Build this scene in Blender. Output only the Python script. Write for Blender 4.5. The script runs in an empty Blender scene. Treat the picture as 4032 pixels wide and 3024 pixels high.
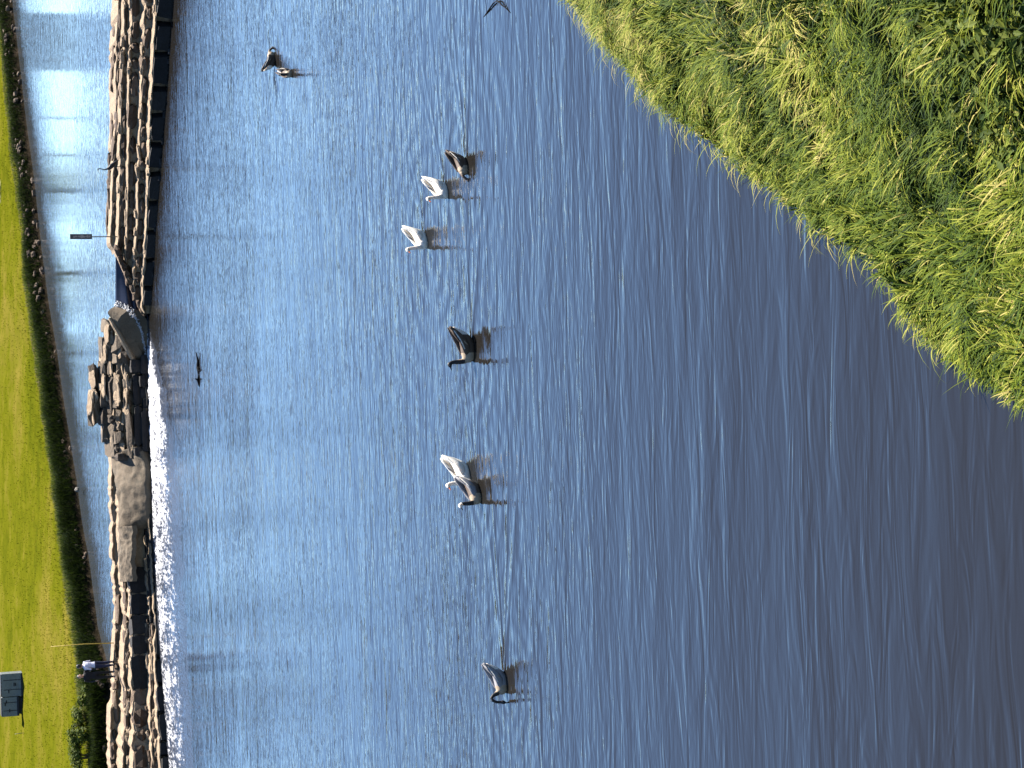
import bpy, bmesh, math, random
import numpy as np
from mathutils import Vector, Matrix, noise as mnoise

random.seed(7); rng = np.random.default_rng(7)
scene = bpy.context.scene
COL = scene.collection

# ------------------------------------------------------------------ camera
FOC = 7500.0; PITCH = math.radians(18.6); CAMH = 11.8; ROLL = math.radians(1.5)
CP = np.array([0, 0, CAMH]); _R = np.array([1., 0, 0])
FW = np.array([0, math.cos(PITCH), -math.sin(PITCH)]); _U = np.array([0, math.sin(PITCH), math.cos(PITCH)])
UP = _U * math.cos(ROLL) + _R * math.sin(ROLL); RT = _R * math.cos(ROLL) - _U * math.sin(ROLL)
cam = bpy.data.cameras.new('camera'); cam.sensor_fit = 'HORIZONTAL'; cam.sensor_width = 36
cam.lens = 36 * FOC / 4032; cam.clip_start = 0.1; cam.clip_end = 3000
cob = bpy.data.objects.new('camera', cam); COL.objects.link(cob)
# the photograph lies on its side: the world's up points to the left of the picture
M = Matrix.Identity(4)
for i in range(3):
    M[i][0] = -UP[i]; M[i][1] = RT[i]; M[i][2] = -FW[i]; M[i][3] = CP[i]
cob.matrix_world = M
scene.camera = cob

# ------------------------------------------------------------------ light
SUN_EL = math.radians(52); SUN_AZ = math.radians(44)       # azimuth from +Y towards +X
world = bpy.data.worlds.new('World'); scene.world = world; world.use_nodes = True
wn = world.node_tree; bg = wn.nodes['Background']
sky = wn.nodes.new('ShaderNodeTexSky'); sky.sky_type = 'NISHITA'; sky.sun_disc = False
sky.sun_elevation = SUN_EL; sky.sun_rotation = SUN_AZ
sky.altitude = 0; sky.air_density = 1.1; sky.dust_density = 0.0; sky.ozone_density = 8.0
wn.links.new(sky.outputs[0], bg.inputs[0]); bg.inputs[1].default_value = 0.064
sl = bpy.data.lights.new('sun', 'SUN'); sl.energy = 5.0; sl.angle = math.radians(0.53); sl.color = (1, 0.94, 0.85)
so = bpy.data.objects.new('sun', sl); COL.objects.link(so)
sd = Vector((math.sin(SUN_AZ) * math.cos(SUN_EL), math.cos(SUN_AZ) * math.cos(SUN_EL), math.sin(SUN_EL)))
so.rotation_euler = sd.to_track_quat('Z', 'Y').to_euler()
vs = scene.view_settings; vs.view_transform = 'Standard'; vs.look = 'None'; vs.gamma = 1; vs.use_curve_mapping = False
vs.exposure = 2.53
try:
    scene.cycles.sample_clamp_indirect = 6; scene.cycles.max_bounces = 6; scene.cycles.caustics_reflective = False
    scene.cycles.caustics_refractive = False
except Exception: pass

# ------------------------------------------------------------------ helpers
def ray(x, y): return FW * FOC + RT * (1512 - y) - UP * (x - 2016)
def at(x, y, z):
    d = ray(x, y); return CP + d * ((z - CAMH) / d[2])
def atY(x, y, Y):
    d = ray(x, y); return CP + d * (Y / d[1])

def tag(o, label=None, cat=None, group=None, kind=None):
    if label: o['label'] = label
    if cat: o['category'] = cat
    if group: o['group'] = group
    if kind: o['kind'] = kind
    return o
def link(name, me, parent=None, mat=None):
    o = bpy.data.objects.new(name, me); COL.objects.link(o)
    if parent is not None: o.parent = parent
    if mat is not None and me is not None:
        if not me.materials: me.materials.append(mat)
    return o
def empty(name, loc=(0, 0, 0), rz=0):
    o = bpy.data.objects.new(name, None); COL.objects.link(o); o.location = loc; o.rotation_euler[2] = rz
    o.empty_display_size = 0.1
    return o
def mesh_np(name, V, Fq=None, Ft=None, smooth=False, tint=None):
    """fast mesh from numpy: V (n,3), quads (m,4), tris (k,3)"""
    me = bpy.data.meshes.new(name)
    V = np.asarray(V, np.float32)
    nq = 0 if Fq is None else len(Fq); nt = 0 if Ft is None else len(Ft)
    me.vertices.add(len(V)); me.vertices.foreach_set('co', V.ravel())
    loops = []; starts = []
    if nq: loops.append(np.asarray(Fq, np.int32).ravel()); starts.append(np.arange(nq) * 4)
    if nt: loops.append(np.asarray(Ft, np.int32).ravel()); starts.append(np.arange(nt) * 3 + nq * 4)
    L = np.concatenate(loops); S = np.concatenate(starts).astype(np.int32)
    me.loops.add(len(L)); me.loops.foreach_set('vertex_index', L)
    me.polygons.add(nq + nt); me.polygons.foreach_set('loop_start', S)
    me.update(calc_edges=True)
    me.polygons.foreach_set('use_smooth', np.full(nq + nt, smooth))
    if tint is not None:
        a = me.attributes.new('tint', 'FLOAT', 'POINT'); a.data.foreach_set('value', np.asarray(tint, np.float32))
    me.validate()
    return me
def bm_mesh(name, bm, smooth=False):
    bmesh.ops.recalc_face_normals(bm, faces=bm.faces)
    me = bpy.data.meshes.new(name); bm.to_mesh(me); bm.free()
    for pl in me.polygons: pl.use_smooth = smooth
    return me
def add_box(bm, c, s, rot=None, bev=0):
    r = bmesh.ops.create_cube(bm, size=1.0); vs_ = r['verts']
    for v in vs_:
        v.co = Vector((v.co.x * s[0], v.co.y * s[1], v.co.z * s[2]))
    if bev:
        es = list({e for v in vs_ for e in v.link_edges})
        rb = bmesh.ops.bevel(bm, geom=es, offset=bev, segments=1, affect='EDGES')
        vs_ = list({v for f in rb['faces'] for v in f.verts} | {v for v in vs_ if v.is_valid})
    for v in vs_:
        if rot is not None: v.co = rot @ v.co
        v.co += Vector(c)
    return vs_
def box_mesh(name, c, s, bev=0, rot=None):
    bm = bmesh.new(); add_box(bm, c, s, rot, bev); return bm_mesh(name, bm)
def loft(bm, pts, n=12, side=(0, 1, 0)):
    """pts: (x,y,z,r_side,r_up): rings perpendicular to the path, closed at both ends"""
    P = [Vector(p[:3]) for p in pts]; rings = []
    sv = Vector(side)
    for i, p in enumerate(pts):
        a = P[max(i - 1, 0)]; b = P[min(i + 1, len(P) - 1)]
        t = (b - a).normalized(); s = (sv - t * sv.dot(t))
        if s.length < 1e-4: s = Vector((1, 0, 0)) - t * t.x
        s.normalize(); u = t.cross(s).normalized()
        rings.append([bm.verts.new(P[i] + s * (math.cos(k * 2 * math.pi / n) * p[3]) + u * (math.sin(k * 2 * math.pi / n) * p[4])) for k in range(n)])
    for a, b in zip(rings, rings[1:]):
        for k in range(n):
            bm.faces.new((a[k], a[(k + 1) % n], b[(k + 1) % n], b[k]))
    bm.faces.new(rings[0][::-1]); bm.faces.new(rings[-1])
def tube_mesh(name, pts, r, n=8, smooth=True):
    bm = bmesh.new()
    rr = r if isinstance(r, (list, tuple)) else [r] * len(pts)
    loft(bm, [(*p, q, q) for p, q in zip(pts, rr)], n)
    return bm_mesh(name, bm, smooth)
def remeshed(name, bm, voxel=0.012, smooth_it=2):
    bmesh.ops.recalc_face_normals(bm, faces=bm.faces)
    me0 = bpy.data.meshes.new('tmp'); bm.to_mesh(me0); bm.free()
    o = bpy.data.objects.new('tmp', me0); COL.objects.link(o)
    m = o.modifiers.new('r', 'REMESH'); m.mode = 'VOXEL'; m.voxel_size = voxel; m.use_smooth_shade = True
    s = o.modifiers.new('s', 'SMOOTH'); s.factor = 0.5; s.iterations = smooth_it
    dg = bpy.context.evaluated_depsgraph_get()
    me = bpy.data.meshes.new_from_object(o.evaluated_get(dg)); me.name = name
    bpy.data.objects.remove(o); bpy.data.meshes.remove(me0)
    for pl in me.polygons: pl.use_smooth = True
    return me

# ------------------------------------------------------------------ materials
ALB = 0.8
def dim(c): return tuple(x * ALB for x in c)
def new_mat(name):
    m = bpy.data.materials.new(name); m.use_nodes = True
    nt = m.node_tree; nt.nodes.clear()
    out = nt.nodes.new('ShaderNodeOutputMaterial')
    return m, nt, out
class NT:
    def __init__(s, nt): s.nt = nt
    def n(s, t, **kw):
        nd = s.nt.nodes.new(t)
        for k, v in kw.items(): setattr(nd, k, v)
        return nd
    def l(s, a, b): s.nt.links.new(a, b)
    def val(s, inp, v):
        if hasattr(v, 'is_linked'): s.l(v, inp)
        else: inp.default_value = v
    def math(s, op, a, b=0.0, c=0.0, clamp=False):
        nd = s.n('ShaderNodeMath', operation=op, use_clamp=clamp)
        for i, v in enumerate((a, b, c)): s.val(nd.inputs[i], v)
        return nd.outputs[0]
    def vmath(s, op, a, b=(0, 0, 0)):
        nd = s.n('ShaderNodeVectorMath', operation=op)
        s.val(nd.inputs[0], a); s.val(nd.inputs[1], b)
        return nd.outputs['Value'] if op in ('LENGTH', 'DISTANCE', 'DOT_PRODUCT') else nd.outputs[0]
    def pos(s): return s.n('ShaderNodeNewGeometry').outputs['Position']
    def obj(s): return s.n('ShaderNodeTexCoord').outputs['Object']
    def noise(s, vec, scale, detail=2.0, rough=0.5, dist=0.0):
        nd = s.n('ShaderNodeTexNoise'); s.l(vec, nd.inputs['Vector'])
        nd.inputs['Scale'].default_value = scale; nd.inputs['Detail'].default_value = detail
        nd.inputs['Roughness'].default_value = rough; nd.inputs['Distortion'].default_value = dist
        return nd.outputs[0]
    def ramp(s, fac, stops, interp='LINEAR'):
        nd = s.n('ShaderNodeValToRGB'); nd.color_ramp.interpolation = interp
        e = nd.color_ramp.elements
        while len(e) > 1: e.remove(e[-1])
        e[0].position = stops[0][0]; e[0].color = (*stops[0][1], 1)
        for p_, c in stops[1:]:
            x = e.new(p_); x.color = (*c, 1)
        s.l(fac, nd.inputs[0]); return nd.outputs[0]
    def mix(s, fac, a, b):
        nd = s.n('ShaderNodeMix', data_type='RGBA')
        s.val(nd.inputs[0], fac)
        for i, v in ((6, a), (7, b)):
            if hasattr(v, 'is_linked'): s.l(v, nd.inputs[i])
            else: nd.inputs[i].default_value = (*v, 1)
        return nd.outputs[2]
    def bump(s, h, dist, strength=1.0, normal=None):
        nd = s.n('ShaderNodeBump'); s.l(h, nd.inputs['Height'])
        nd.inputs['Distance'].default_value = dist; s.val(nd.inputs['Strength'], strength)
        if normal is not None: s.l(normal, nd.inputs['Normal'])
        return nd.outputs[0]
    def princ(s, col, rough=0.8, normal=None, spec=0.3, ior=1.45):
        nd = s.n('ShaderNodeBsdfPrincipled')
        if hasattr(col, 'is_linked'): s.l(col, nd.inputs['Base Color'])
        else: nd.inputs['Base Color'].default_value = (*col, 1)
        s.val(nd.inputs['Roughness'], rough); nd.inputs['IOR'].default_value = ior
        nd.inputs['Specular IOR Level'].default_value = spec
        if normal is not None: s.l(normal, nd.inputs['Normal'])
        return nd.outputs[0]

def simple(name, col, rough=0.7, var=0.15, scale=6.0, bump=0.0, spec=0.3):
    m, nt, out = new_mat(name); N = NT(nt)
    col = dim(col); v = N.obj(); f = N.noise(v, scale, 4, 0.6)
    c = N.mix(f, tuple(x * (1 - var) for x in col), tuple(min(1, x * (1 + var)) for x in col))
    nor = N.bump(N.noise(v, scale * 3, 4, 0.6), bump) if bump else None
    N.l(N.princ(c, rough, nor, spec), out.inputs[0]); return m

def stone_mat(name, c1, c2, c3, rough=0.85, bump=0.05):
    m, nt, out = new_mat(name); N = NT(nt)
    rnd = N.n('ShaderNodeObjectInfo').outputs['Random']; p_ = N.pos()
    base = N.ramp(rnd, [(0, dim(c1)), (0.5, dim(c2)), (1, dim(c3))])
    f = N.noise(p_, 5.0, 5, 0.65)
    c = N.mix(f, N.vmath('MULTIPLY', base, (0.45, 0.42, 0.4)), N.vmath('MULTIPLY', base, (1.5, 1.5, 1.5)))
    nor = N.bump(N.noise(p_, 9.0, 5, 0.7), bump)
    N.l(N.princ(c, rough, nor, 0.2), out.inputs[0]); return m

M_STONE = stone_mat('weathered_stone', (0.044, 0.027, 0.016), (0.06, 0.038, 0.023), (0.10, 0.068, 0.043))
M_BLOCK = stone_mat('wet_shaded_block', (0.010, 0.009, 0.009), (0.014, 0.012, 0.011), (0.02, 0.017, 0.015), 0.85)  # wet stone at the waterline; near-black also carries shade on the left wall
M_CORE = stone_mat('mortar_fill', (0.215, 0.158, 0.102), (0.215, 0.158, 0.102), (0.215, 0.158, 0.102), bump=.1)
M_CONC = None
def concrete():
    m, nt, out = new_mat('old_concrete'); N = NT(nt); p_ = N.pos()
    f = N.noise(p_, 1.6, 6, 0.65); g = N.noise(p_, 14, 4, 0.7)
    c = N.ramp(f, [(0.25, (0.058, 0.042, 0.026)), (0.55, (0.088, 0.066, 0.043)), (0.8, (0.115, 0.089, 0.06))])
    c = N.mix(N.math('MULTIPLY', g, 0.5), c, (0.036, 0.026, 0.017)); c = N.mix(N.ramp(N.noise(p_, 3.3, 5, .7, 1.2), [(.5, (0, 0, 0)), (.62, (.6, .6, .6))]), c, (.03, .026, .018))
    N.l(N.princ(c, 0.85, N.bump(g, 0.03), 0.2), out.inputs[0]); return m
M_CONC = concrete()

def water_mat(name, kind):
    m, nt, out = new_mat(name); N = NT(nt); p_ = N.pos()
    def sc(v): return N.vmath('MULTIPLY', p_, v)
    warp = N.noise(sc((0.5, 0.5, 0.5)), 1.0, 2)
    wv = N.vmath('ADD', p_, N.vmath('MULTIPLY', N.n('ShaderNodeTexNoise').outputs[1], (0, 0, 0)))
    if kind == 'lake':
        # ripples with long crests lying across the line of sight
        def band(sx, sy, det, d=1.1): return N.noise(sc((sx, sy, 1)), 1.0, det, 0.5, d)
        a = band(0.55, 2.9, 2.0); b = band(1.5, 6.5, 2.0, 0.8); c = band(0.16, 0.8, 1.0, 0.3); d_ = band(3.5, 12.0, 1.0, 0.5)
        patch = N.noise(sc((0.05, 0.12, 1)), 1.0, 2, 0.5)
        pm = N.math('MULTIPLY_ADD', patch, 1.9, -0.1, clamp=True)
        sepy = N.n('ShaderNodeSeparateXYZ'); N.l(p_, sepy.inputs[0])
        shel = N.n('ShaderNodeMapRange'); N.l(sepy.outputs[1], shel.inputs[0]); shel.interpolation_type = 'SMOOTHSTEP'
        for i_, v_ in ((1, 16.0), (2, 42.0), (3, 0.12), (4, 1.0)): shel.inputs[i_].default_value = v_
        pm = N.math('MULTIPLY', pm, shel.outputs[0])
        h = N.math('MULTIPLY', a, 0.03)
        h = N.math('MULTIPLY_ADD', N.math('MULTIPLY', b, pm), 0.020, h)
        h = N.math('MULTIPLY_ADD', c, 0.05, h)
        h = N.math('MULTIPLY_ADD', N.math('MULTIPLY', d_, pm), 0.009, h)
        wind = N.n('ShaderNodeMapRange'); N.l(sepy.outputs[1], wind.inputs[0]); wind.name = 'wind'
        for i_, v_ in ((1, 18.0), (2, 60.0), (3, 0.8), (4, 0.95)): wind.inputs[i_].default_value = v_
        gust = N.noise(sc((0.035, 0.10, 1)), 1.0, 3, 0.55, 0.8)
        gm = N.n('ShaderNodeMapRange'); N.l(gust, gm.inputs[0])
        for i_, v_ in ((1, 0.38), (2, 0.62), (3, 0.62), (4, 1.05)): gm.inputs[i_].default_value = v_
        h = N.math('MULTIPLY', h, N.math('MULTIPLY', wind.outputs[0], gm.outputs[0]))
        # wakes trailing behind the swimming geese
        for (wx_, wy_, ca, sa, amp, ln_) in WAKES:
            rel = N.vmath('SUBTRACT', p_, (wx_, wy_, 0.0))
            s__ = N.vmath('DOT_PRODUCT', rel, (ca, sa, 0.0)); t__ = N.math('ABSOLUTE', N.vmath('DOT_PRODUCT', rel, (-sa, ca, 0.0)))
            q = N.math('DIVIDE', N.math('SUBTRACT', t__, N.math('MULTIPLY', s__, 0.30)), 0.10)
            ridge = N.math('POWER', 2.718, N.math('MULTIPLY', N.math('MULTIPLY', q, q), -1.0))
            q2 = N.math('DIVIDE', N.math('SUBTRACT', t__, N.math('MULTIPLY', s__, 0.14)), 0.07)
            ridge = N.math('ADD', ridge, N.math('POWER', 2.718, N.math('MULTIPLY', N.math('MULTIPLY', q2, q2), -1.0)))
            fade = N.math('MULTIPLY', N.math('GREATER_THAN', s__, 0.0), N.math('POWER', 2.718, N.math('MULTIPLY', s__, -1.0 / ln_)))
            h = N.math('MULTIPLY_ADD', N.math('MULTIPLY', ridge, fade), amp, h)
        for (cx, cy, lam, amp, fall) in RINGS:
            r = N.vmath('DISTANCE', p_, (cx, cy, 0.0))
            w = N.math('SINE', N.math('MULTIPLY', r, 2 * math.pi / lam))
            e = N.math('POWER', 2.718, N.math('MULTIPLY', r, -1.0 / fall))
            h = N.math('MULTIPLY_ADD', N.math('MULTIPLY', w, e), amp, h)
        nor = N.bump(h, 1.0)
        sep = N.n('ShaderNodeSeparateXYZ'); N.l(p_, sep.inputs[0])
        col = (0.0065, 0.0058, 0.0050)
        N.l(N.princ(col, 0.045, nor, 0.5, 1.333), out.inputs[0])
    elif kind == 'pool':
        def band(sx, sy, det, d=0.5): return N.noise(sc((sx, sy, 1)), 1.0, det, 0.5, d)
        # wind reaches the water near the dam; the middle lies flat
        y0 = N.vmath('DOT_PRODUCT', p_, (0.25, 0.97, 0))
        near = N.n('ShaderNodeMapRange'); N.l(y0, near.inputs[0])
        yn = at(325, 600, 1.25); yf_ = at(200, 300, 1.25); dn_ = 0.25 * yn[0] + 0.97 * yn[1]; df_ = 0.25 * yf_[0] + 0.97 * yf_[1]
        near.inputs[1].default_value = dn_ - 7; near.inputs[2].default_value = dn_ + 6; near.inputs[3].default_value = 1.0; near.inputs[4].default_value = 0.3
        farr = N.n('ShaderNodeMapRange'); N.l(y0, farr.inputs[0]); farr.inputs[1].default_value = df_ - 6; farr.inputs[2].default_value = df_ + 10; farr.inputs[3].default_value = 0.0; farr.inputs[4].default_value = 0.25
        h = N.math('MULTIPLY', N.math('MULTIPLY_ADD', band(0.6, 2.6, 2), 0.03, N.math('MULTIPLY', band(2.0, 7.0, 1), 0.02)), N.math('ADD', near.outputs[0], farr.outputs[0]))
        h = N.math('MULTIPLY_ADD', band(0.1, 0.5, 1), 0.010, h)
        N.l(N.princ((0.02, 0.025, 0.03), 0.03, N.bump(h, 1.0), 0.5, 1.333), out.inputs[0])
    elif kind == 'sheet':
        h = N.noise(sc((5, 1.0, 1.0)), 1.0, 2)
        N.l(N.princ((0.012, 0.014, 0.022), 0.06, N.bump(h, 0.02), 0.5, 1.333), out.inputs[0])
    elif kind == 'foam':
        at_ = N.n('ShaderNodeAttribute', attribute_name='tint').outputs['Fac']
        f1 = N.noise(sc((1.6, 0.8, 4)), 1.0, 5, 0.7, 0.4)
        f2 = N.noise(sc((8.0, 2.2, 8)), 1.0, 5, 0.72)
        v = N.math('ADD', N.math('MULTIPLY', f1, 0.4), N.math('MULTIPLY', f2, 0.6))
        mask = N.math('SUBTRACT', N.math('ADD', v, at_), 0.92)
        mask = N.math('MULTIPLY', mask, 7.0, clamp=True)
        w = N.princ((0.02, 0.022, 0.028), 0.12, N.bump(f2, 0.05), 0.5, 1.333)
        wh = N.princ((0.36, 0.355, 0.36), 0.6, N.bump(f2, 0.06), 0.4)
        mx = N.n('ShaderNodeMixShader'); N.l(mask, mx.inputs[0]); N.l(w, mx.inputs[1]); N.l(wh, mx.inputs[2])
        N.l(mx.outputs[0], out.inputs[0])
    return m

def leaf_mat(name, stops, trans=0.45, rough=0.5, spec=0.35):
    m, nt, out = new_mat(name); N = NT(nt)
    t = N.n('ShaderNodeAttribute', attribute_name='tint').outputs['Fac']
    c = N.ramp(t, [(q_, dim(k_)) for q_, k_ in stops])
    pr = N.princ(c, rough, None, spec)
    tr = N.n('ShaderNodeBsdfTranslucent'); N.l(c, tr.inputs[0])
    mx = N.n('ShaderNodeMixShader'); mx.inputs[0].default_value = trans
    N.l(pr, mx.inputs[1]); N.l(tr.outputs[0], mx.inputs[2]); N.l(mx.outputs[0], out.inputs[0])
    return m
GRASS_STOPS = [(0, (0.008, 0.018, 0.003)), (0.35, (0.040, 0.065, 0.005)), (0.62, (0.088, 0.108, 0.006)), (0.82, (0.175, 0.185, 0.022)), (1.0, (0.27, 0.225, 0.07))]
M_GRASS = leaf_mat('bank_grass', GRASS_STOPS, 0.22, .65, .06)
M_WEED = leaf_mat('broad_leaf', [(0, (0.008, 0.018, 0.004)), (0.5, (0.035, 0.055, 0.007)), (1, (0.10, 0.115, 0.012))], 0.3, .7, .12)
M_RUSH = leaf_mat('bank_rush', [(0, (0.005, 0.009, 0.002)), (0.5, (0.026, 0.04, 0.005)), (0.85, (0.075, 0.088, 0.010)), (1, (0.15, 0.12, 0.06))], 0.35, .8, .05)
M_LAWNB = leaf_mat('lawn_blade', [(0, (0.022, 0.032, 0.002)), (0.5, (0.056, 0.062, 0.002)), (1, (0.115, 0.095, 0.008))], 0.4, .9, .0)
def soil(name, a, b, c, scale):
    m, nt, out = new_mat(name); N = NT(nt); p_ = N.pos()
    f = N.noise(p_, scale, 6, 0.65); g = N.noise(p_, scale * 9, 3, 0.6)
    k = N.ramp(N.math('MULTIPLY_ADD', g, 0.3, N.math('MULTIPLY', f, 0.75)), [(0.3, dim(a)), (0.5, dim(b)), (0.72, dim(c))])
    N.l(N.princ(k, 0.95, N.bump(g, 0.08), 0.0), out.inputs[0]); return m
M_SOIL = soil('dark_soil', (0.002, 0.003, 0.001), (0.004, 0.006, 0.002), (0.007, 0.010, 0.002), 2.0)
M_LAWN = soil('lawn_turf', (0.024, 0.031, 0.002), (0.054, 0.056, 0.003), (0.095, 0.075, 0.014), 0.12)
M_MUD = soil('bank_earth', (0.005, 0.005, 0.003), (0.010, 0.008, 0.005), (0.035, 0.026, 0.018), 1.4)

# ------------------------------------------------------------------ birds on the water: where they float (needed by the ripples)
GX = lambda x, y: at(x, y, 0)
RINGS = []
WAKES = []
for (x, y, az_, amp, ln_) in [(1985, 2640, 0.0, .016, 3.2), (1858, 1330, 0.0, .012, 2.2), (1882, 1905, .25, .012, 2.0), (1672, 920, .35, .012, 1.8), (1752, 725, .35, .012, 1.8), (1835, 620, .1, .014, 2.4), (1080, 270, 3.4, .012, 1.8)]:
    P = at(x, y, 0); WAKES.append((P[0], P[1], math.cos(az_), math.sin(az_), amp, ln_))
for (x, y, lam, amp, fall) in [(1700, 1015, 0.62, 0.008, 3.4), (1860, 1440, 0.42, 0.005, 1.2), (1885, 1985, 0.45, 0.0065, 1.6), (2000, 2740, 0.45, 0.006, 1.8), (1840, 690, 0.5, 0.006, 1.6), (1085, 200, .5, .005, 1.5)]:
    P = GX(x, y); RINGS.append((P[0], P[1], lam, amp, fall))
M_LAKE = water_mat('lake_water', 'lake'); M_POOL = water_mat('pool_water', 'pool')
M_SHEET = water_mat('spill_water', 'sheet'); M_FOAM = water_mat('foam_water', 'foam')

# ------------------------------------------------------------------ setting: water
ZP = 1.25                                                    # level of the upper pool
def grid_mesh(name, xs, ys, zf, smooth=True):
    X, Y = np.meshgrid(xs, ys); Z = zf(X, Y)
    V = np.stack([X, Y, Z], -1).reshape(-1, 3); nx = len(xs); ny = len(ys)
    i = np.arange(nx * ny).reshape(ny, nx)
    Q = np.stack([i[:-1, :-1], i[:-1, 1:], i[1:, 1:], i[1:, :-1]], -1).reshape(-1, 4)
    return mesh_np(name, V, Q, smooth=smooth)
lake = link('lake', grid_mesh('lake', np.linspace(-160, 160, 9), np.linspace(-40, float(at(590, 1500, 0)[1]) + 1.6, 9), lambda X, Y: X * 0), mat=M_LAKE)
tag(lake, 'blue rippled lake in front of the stone dam', 'lake', kind='structure')

# dam courses, front to back; stations along X.  Each row: waterline, then risers (f) and ledges (l) read off the photograph,
# turned into real heights and depths
def trace(y, base, bands):
    P = at(base, y, 0); yf = [P[1]]; zt = []
    for i, x in enumerate(bands):
        if i % 2 == 0: P = atY(x, y, P[1]); zt.append(P[2])
        else: P = at(x, y, P[2]); yf.append(P[1])
    return P[0], yf, zt
def table(rows, order):
    rows = sorted(rows, key=lambda r: r[0]); X_ = np.array([r[0] for r in rows])
    return X_, [np.array([r[1][k] for r in rows]) for k in range(5)], [np.full(len(rows), -.5)] + [np.array([r[2][k] for r in rows]) for k in range(5)], np.array([r[1][5] for r in rows])
def extend(r0, r1, x):
    t = (x - r0[0]) / (r1[0] - r0[0])
    return (x, [a + (b - a) * t for a, b in zip(r0[1], r1[1])], list(r0[2]))
def follow(y, base, like, dz=0.0):
    P = at(base, y, 0); return (P[0], [P[1] + a - like[1][0] for a in like[1]], [z + dz for z in like[2]])
r0 = trace(0, 690, (627, 612, 577, 560, 522, 508, 496, 485, 470, 440)); r5 = trace(500, 650, (597, 582, 558, 545, 510, 500, 478, 466, 455, 431)); r9 = trace(900, 615, (582, 571, 541, 531, 503, 496, 470, 458, 440, 427))
RX, R_YF, R_Z, R_BACK = table([extend(r0, r5, 26.0), r0, r5, r9, follow(1100, 600, r9), follow(1235, 590, r9)], 1)
l4 = trace(2400, 618, (608, 602, 590, 584, 515, 503, 492, 474, 456, 446)); l7 = trace(2700, 645, (618, 607, 592, 581, 520, 508, 490, 470, 446, 434)); l9 = trace(2950, 665, (634, 622, 600, 592, 526, 508, 484, 462, 434, 420))
LX, L_YF, L_Z, L_BACK = table([extend(l9, l7, -26.0), l9, l7, l4, follow(2100, 602, l4), follow(1700, 590, l4), follow(1400, 586, l4)], -1)
XS0 = at(590, 1232, 0)[0]; XS1 = at(445, 968, 1.4)[0]; XL1 = float(LX[-1])
def zmax_right(x): return np.interp(x, [XS0 - .1, XS0 + .15, XS1, XS1 + .3], [.2, .36, 1.45, 3])   # the shoulder that slopes to the spillway

def back_line(x):
    if x > XS0: return float(np.interp(x, RX, R_BACK))
    return float(np.interp(x, LX, L_BACK))
# upper pool: from the back of the dam out to the far bank
xs = np.concatenate([np.linspace(-200, -24, 8), np.linspace(-23, 23, 93), np.linspace(24, 260, 10)])
LIP = [at(457, y, ZP) for y in (975, 1010, 1050, 1090, 1130, 1170, 1205)]
def pool_front(x):
    l = sorted((float(p[0]), float(p[1])) for p in LIP)
    if l[0][0] - .05 <= x <= l[-1][0] + .05: return float(np.interp(x, [a for a, _ in l], [b for _, b in l]))
    return back_line(max(min(x, 24), -24)) - 0.5
V = []; n = len(xs)
for x in xs: V.append((x, pool_front(x), ZP))
for x in xs: V.append((x, 110, ZP))
for x in xs: V.append((x, 330, ZP))
Q = [(r * n + i, r * n + i + 1, (r + 1) * n + i + 1, (r + 1) * n + i) for r in range(2) for i in range(n - 1)]
pool = link('upper_pool', mesh_np('upper_pool', V, Q, smooth=True), mat=M_POOL)
tag(pool, 'smooth pale blue upper pool behind the stone dam', 'pool', kind='structure')

# ------------------------------------------------------------------ stones
def stone_protos(nm, count, rough, rnd_=(.70, .90)):
    res = []
    for k in range(count):
        bm = bmesh.new(); bmesh.ops.create_cube(bm, size=1.0)
        bmesh.ops.subdivide_edges(bm, edges=bm.edges[:], cuts=1, use_grid_fill=True)
        for v in bm.verts:
            ne = sum(1 for q in v.co if abs(q) > 0.4)
            sh = rnd_[0] if ne == 3 else rnd_[1] if ne == 2 else 1.03
            v.co = v.co * sh + Vector((random.uniform(-1, 1), random.uniform(-1, 1), random.uniform(-1, 1))) * rough
        bmesh.ops.triangulate(bm, faces=bm.faces[:])
        res.append(bm_mesh(nm, bm, False))
    return res
P_STONE = stone_protos('stone', 14, 0.085)
P_BLOCK = stone_protos('block', 6, 0.03, (.9, .97))
for m_ in P_STONE: m_.materials.append(M_STONE)
for m_ in P_BLOCK: m_.materials.append(M_BLOCK)
P_PALE = stone_protos('pale_stone', 6, .10)
for m_ in P_PALE: m_.materials.append(M_CORE)
P_RUB = stone_protos('rubble_stone', 10, 0.13, (.82, .95))
M_RUB = stone_mat('rubble_stone', (.045, .032, .021), (.07, .052, .035), (.115, .088, .06), bump=.1)
for m_ in P_RUB: m_.materials.append(M_RUB)

def put_stone(parent, name, protos, c, s, rz=0, tilt=0.05):
    o = bpy.data.objects.new(name, random.choice(protos)); COL.objects.link(o)
    o.location = c; o.scale = s; o.parent = parent
    o.rotation_euler = (random.uniform(-tilt, tilt), random.uniform(-tilt, tilt), rz + random.uniform(-tilt, tilt))
    return o

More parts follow.
